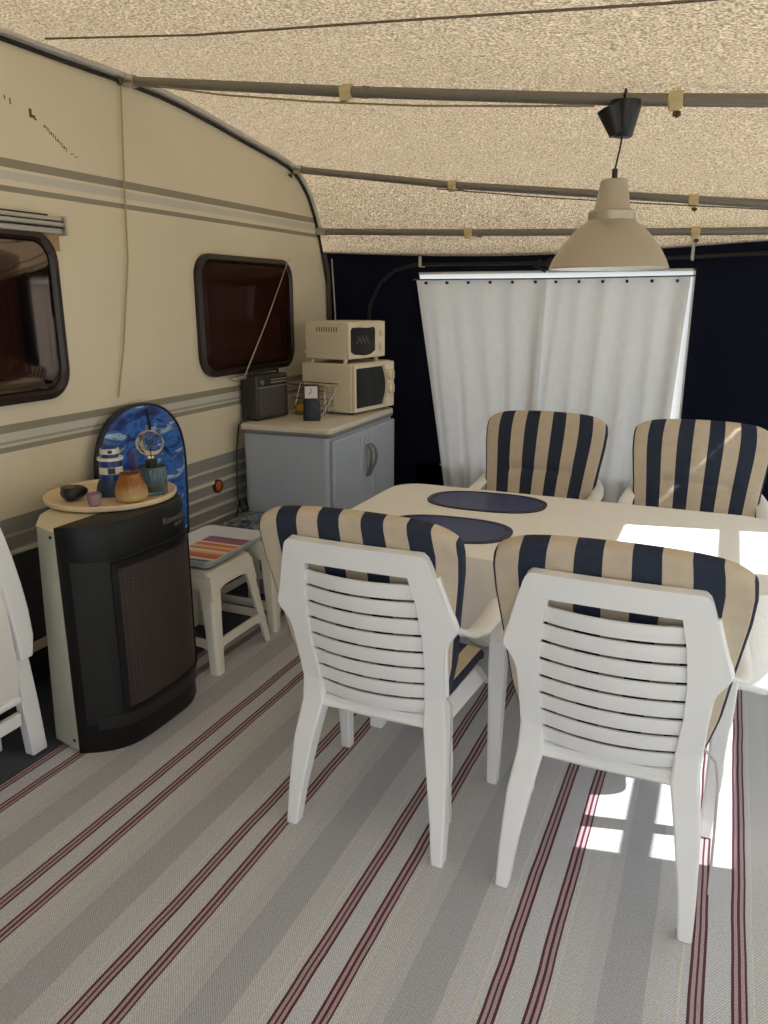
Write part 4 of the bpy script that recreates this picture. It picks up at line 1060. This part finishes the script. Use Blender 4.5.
lc = tag(build('lamp_cable', MB().tube([(-2.2, 2.765, 2.403), (-1.9, 2.765, 2.345), (-1.5, 2.765, 2.285), (-1.1, 2.765, 2.236), (-.8, 2.765, 2.208), (-.6, 2.766, 2.191), (-.48, 2.765, 2.180)], .0035, 6), mat('beige_cable', s(150, 136, 108), .6)), 'thin beige cable running along the nearest roof pole to the lamp', 'cable')
rc = tag(build('guy_line', MB().tube([(-1.5, 4.10, 2.145), (-1.0, 4.10, 2.082), (-.45, 4.10, 2.025), (.1, 4.10, 1.975), (.7, 4.10, 1.90)], .003, 6), 'greycord'), 'thin grey line strung just below the middle roof pole', 'line')
hk = empty('hanging_cord', (WX, 2.735, 2.445), 0, 'thin tan cord hanging down the caravan side from the nearest pole end', 'cord')
build('cord', MB().tube([(.018, .02, -.0), (.016, .018, -.06), (.012, -.0, -.35), (.012, -.02, -.7), (.012, -.09, -1.05), (.012, -.15, -1.27)], .0035, 6), 'cord', hk)
build('knot', MB().lathe([(.004, -.03), (.012, -.02), (.012, -.006), (.004, .0)], 10, (.018, .015, .006)), 'brass', hk)
o = tag(build('rail_hook', MB().tube([(WX+.02, 4.10, 2.28), (WX+.03, 4.085, 2.25), (WX+.02, 4.07, 2.262)], .006, 6), 'brass'), 'small brown hook under the awning rail at the middle pole', 'hook')

# gable window curtains on a thin wire
RZ = 1.688; CY = GY-.066
def curtain(xa, xb, xa2, xb2, zb, nfold, label, rings, dy=0):
    CY = GY-.066+dy
    root = empty('curtain', ((xa+xb)/2, CY, RZ), 0, label, 'curtain', 'white gable window curtains')
    g = []; n = 97
    for i in range(n):
        u = i/(n-1); row = []
        for j in range(25):
            v = j/24
            z = RZ+.012+(zb-RZ-.012)*v
            x = (xa+(xb-xa)*u)*(1-v)+(xa2+(xb2-xa2)*u)*v
            a = (.004+.015*min(1, v*2.2))
            y = CY+a*math.sin(u*nfold*2*PI+.7*math.sin(u*5+v*1.2))+.006*math.sin(u*23+v*3)
            row.append(Vector((x, y, z))-root.location)
        g.append(row)
    build('panel', MB().sheet(g, .0015), 'curtain', root, angle=80)
    for k in range(rings):
        x = xa+(xb-xa)*(k+.5)/rings
        build('eyelet', MB().lathe([(.008, -.008), (.009, 0), (.008, .008)], 10, T=Matrix.Translation((x-root.location.x, -.010, -.010)) @ Matrix.Rotation(PI/2, 4, 'X')), 'rubber', root)
    return root
curtain(-1.765, -.975, -1.56, -1.01, .40, 5, 'left white curtain of the gable window, between navy canvas and its neighbour', 6)
curtain(-.995, -.225, -1.08, -.285, .40, 6, 'right white curtain of the gable window, behind the striped cushions', 6, .026)
o = tag(build('curtain_wire', MB().tube([(-1.78, CY-.012, RZ-.004+.014), (-.99, CY-.014, RZ+.007), (-.2, CY-.012, RZ+.014)], .004, 6), mat('curtain_wire', s(84, 80, 74), .5)), 'thin grey curtain wire spanning the gable window', 'curtain wire')
bf = tag(build('cord_bow', MB().tube([(-1.03, CY-.01, 1.80), (-.995, CY-.012, 1.77), (-1.05, CY-.012, 1.765), (-.985, CY-.014, 1.735)], .010, 8).tube([(-.995, CY-.012, 1.77), (-.955, CY-.012, 1.80), (-.94, CY-.012, 1.785), (-.985, CY-.012, 1.765)], .011, 8), 'dark_web'), 'small dark knotted tape above the meeting point of the curtains', 'tape')
# caravan side light and floor knob
rf = empty('side_marker', (WX, 3.26, .634), 0, 'round orange reflector with dark ring on the grey caravan ribs', 'reflector')
T = Matrix.Rotation(PI/2, 4, 'Y')
build('ring', MB().lathe([(.036, .001), (.036, .016), (.028, .018), (.027, .012)], 24, T=T, caps=False), mat('marker_ring', s(70, 34, 24), .4), rf)
build('lens', MB().lathe([(.028, .001), (.028, .013), (.018, .019), (.001, .021)], 24, T=T), mat('amber_lens', s(196, 92, 30), .2), rf)
kn = empty('floor_peg', (-1.80, 3.06, 0), 0, 'small brown ball-headed peg on the carpet behind the nearer left chair', 'peg')
build('ball', MB().lathe([(.001, .0), (.022, .004), (.034, .022), (.036, .038), (.030, .056), (.016, .068), (.001, .070)], 20), mat('peg_brown', s(132, 116, 98), .6), kn, angle=80)
build('tip', MB().lathe([(.008, .066), (.010, .078), (.003, .084)], 10), 'dkgrey', kn)
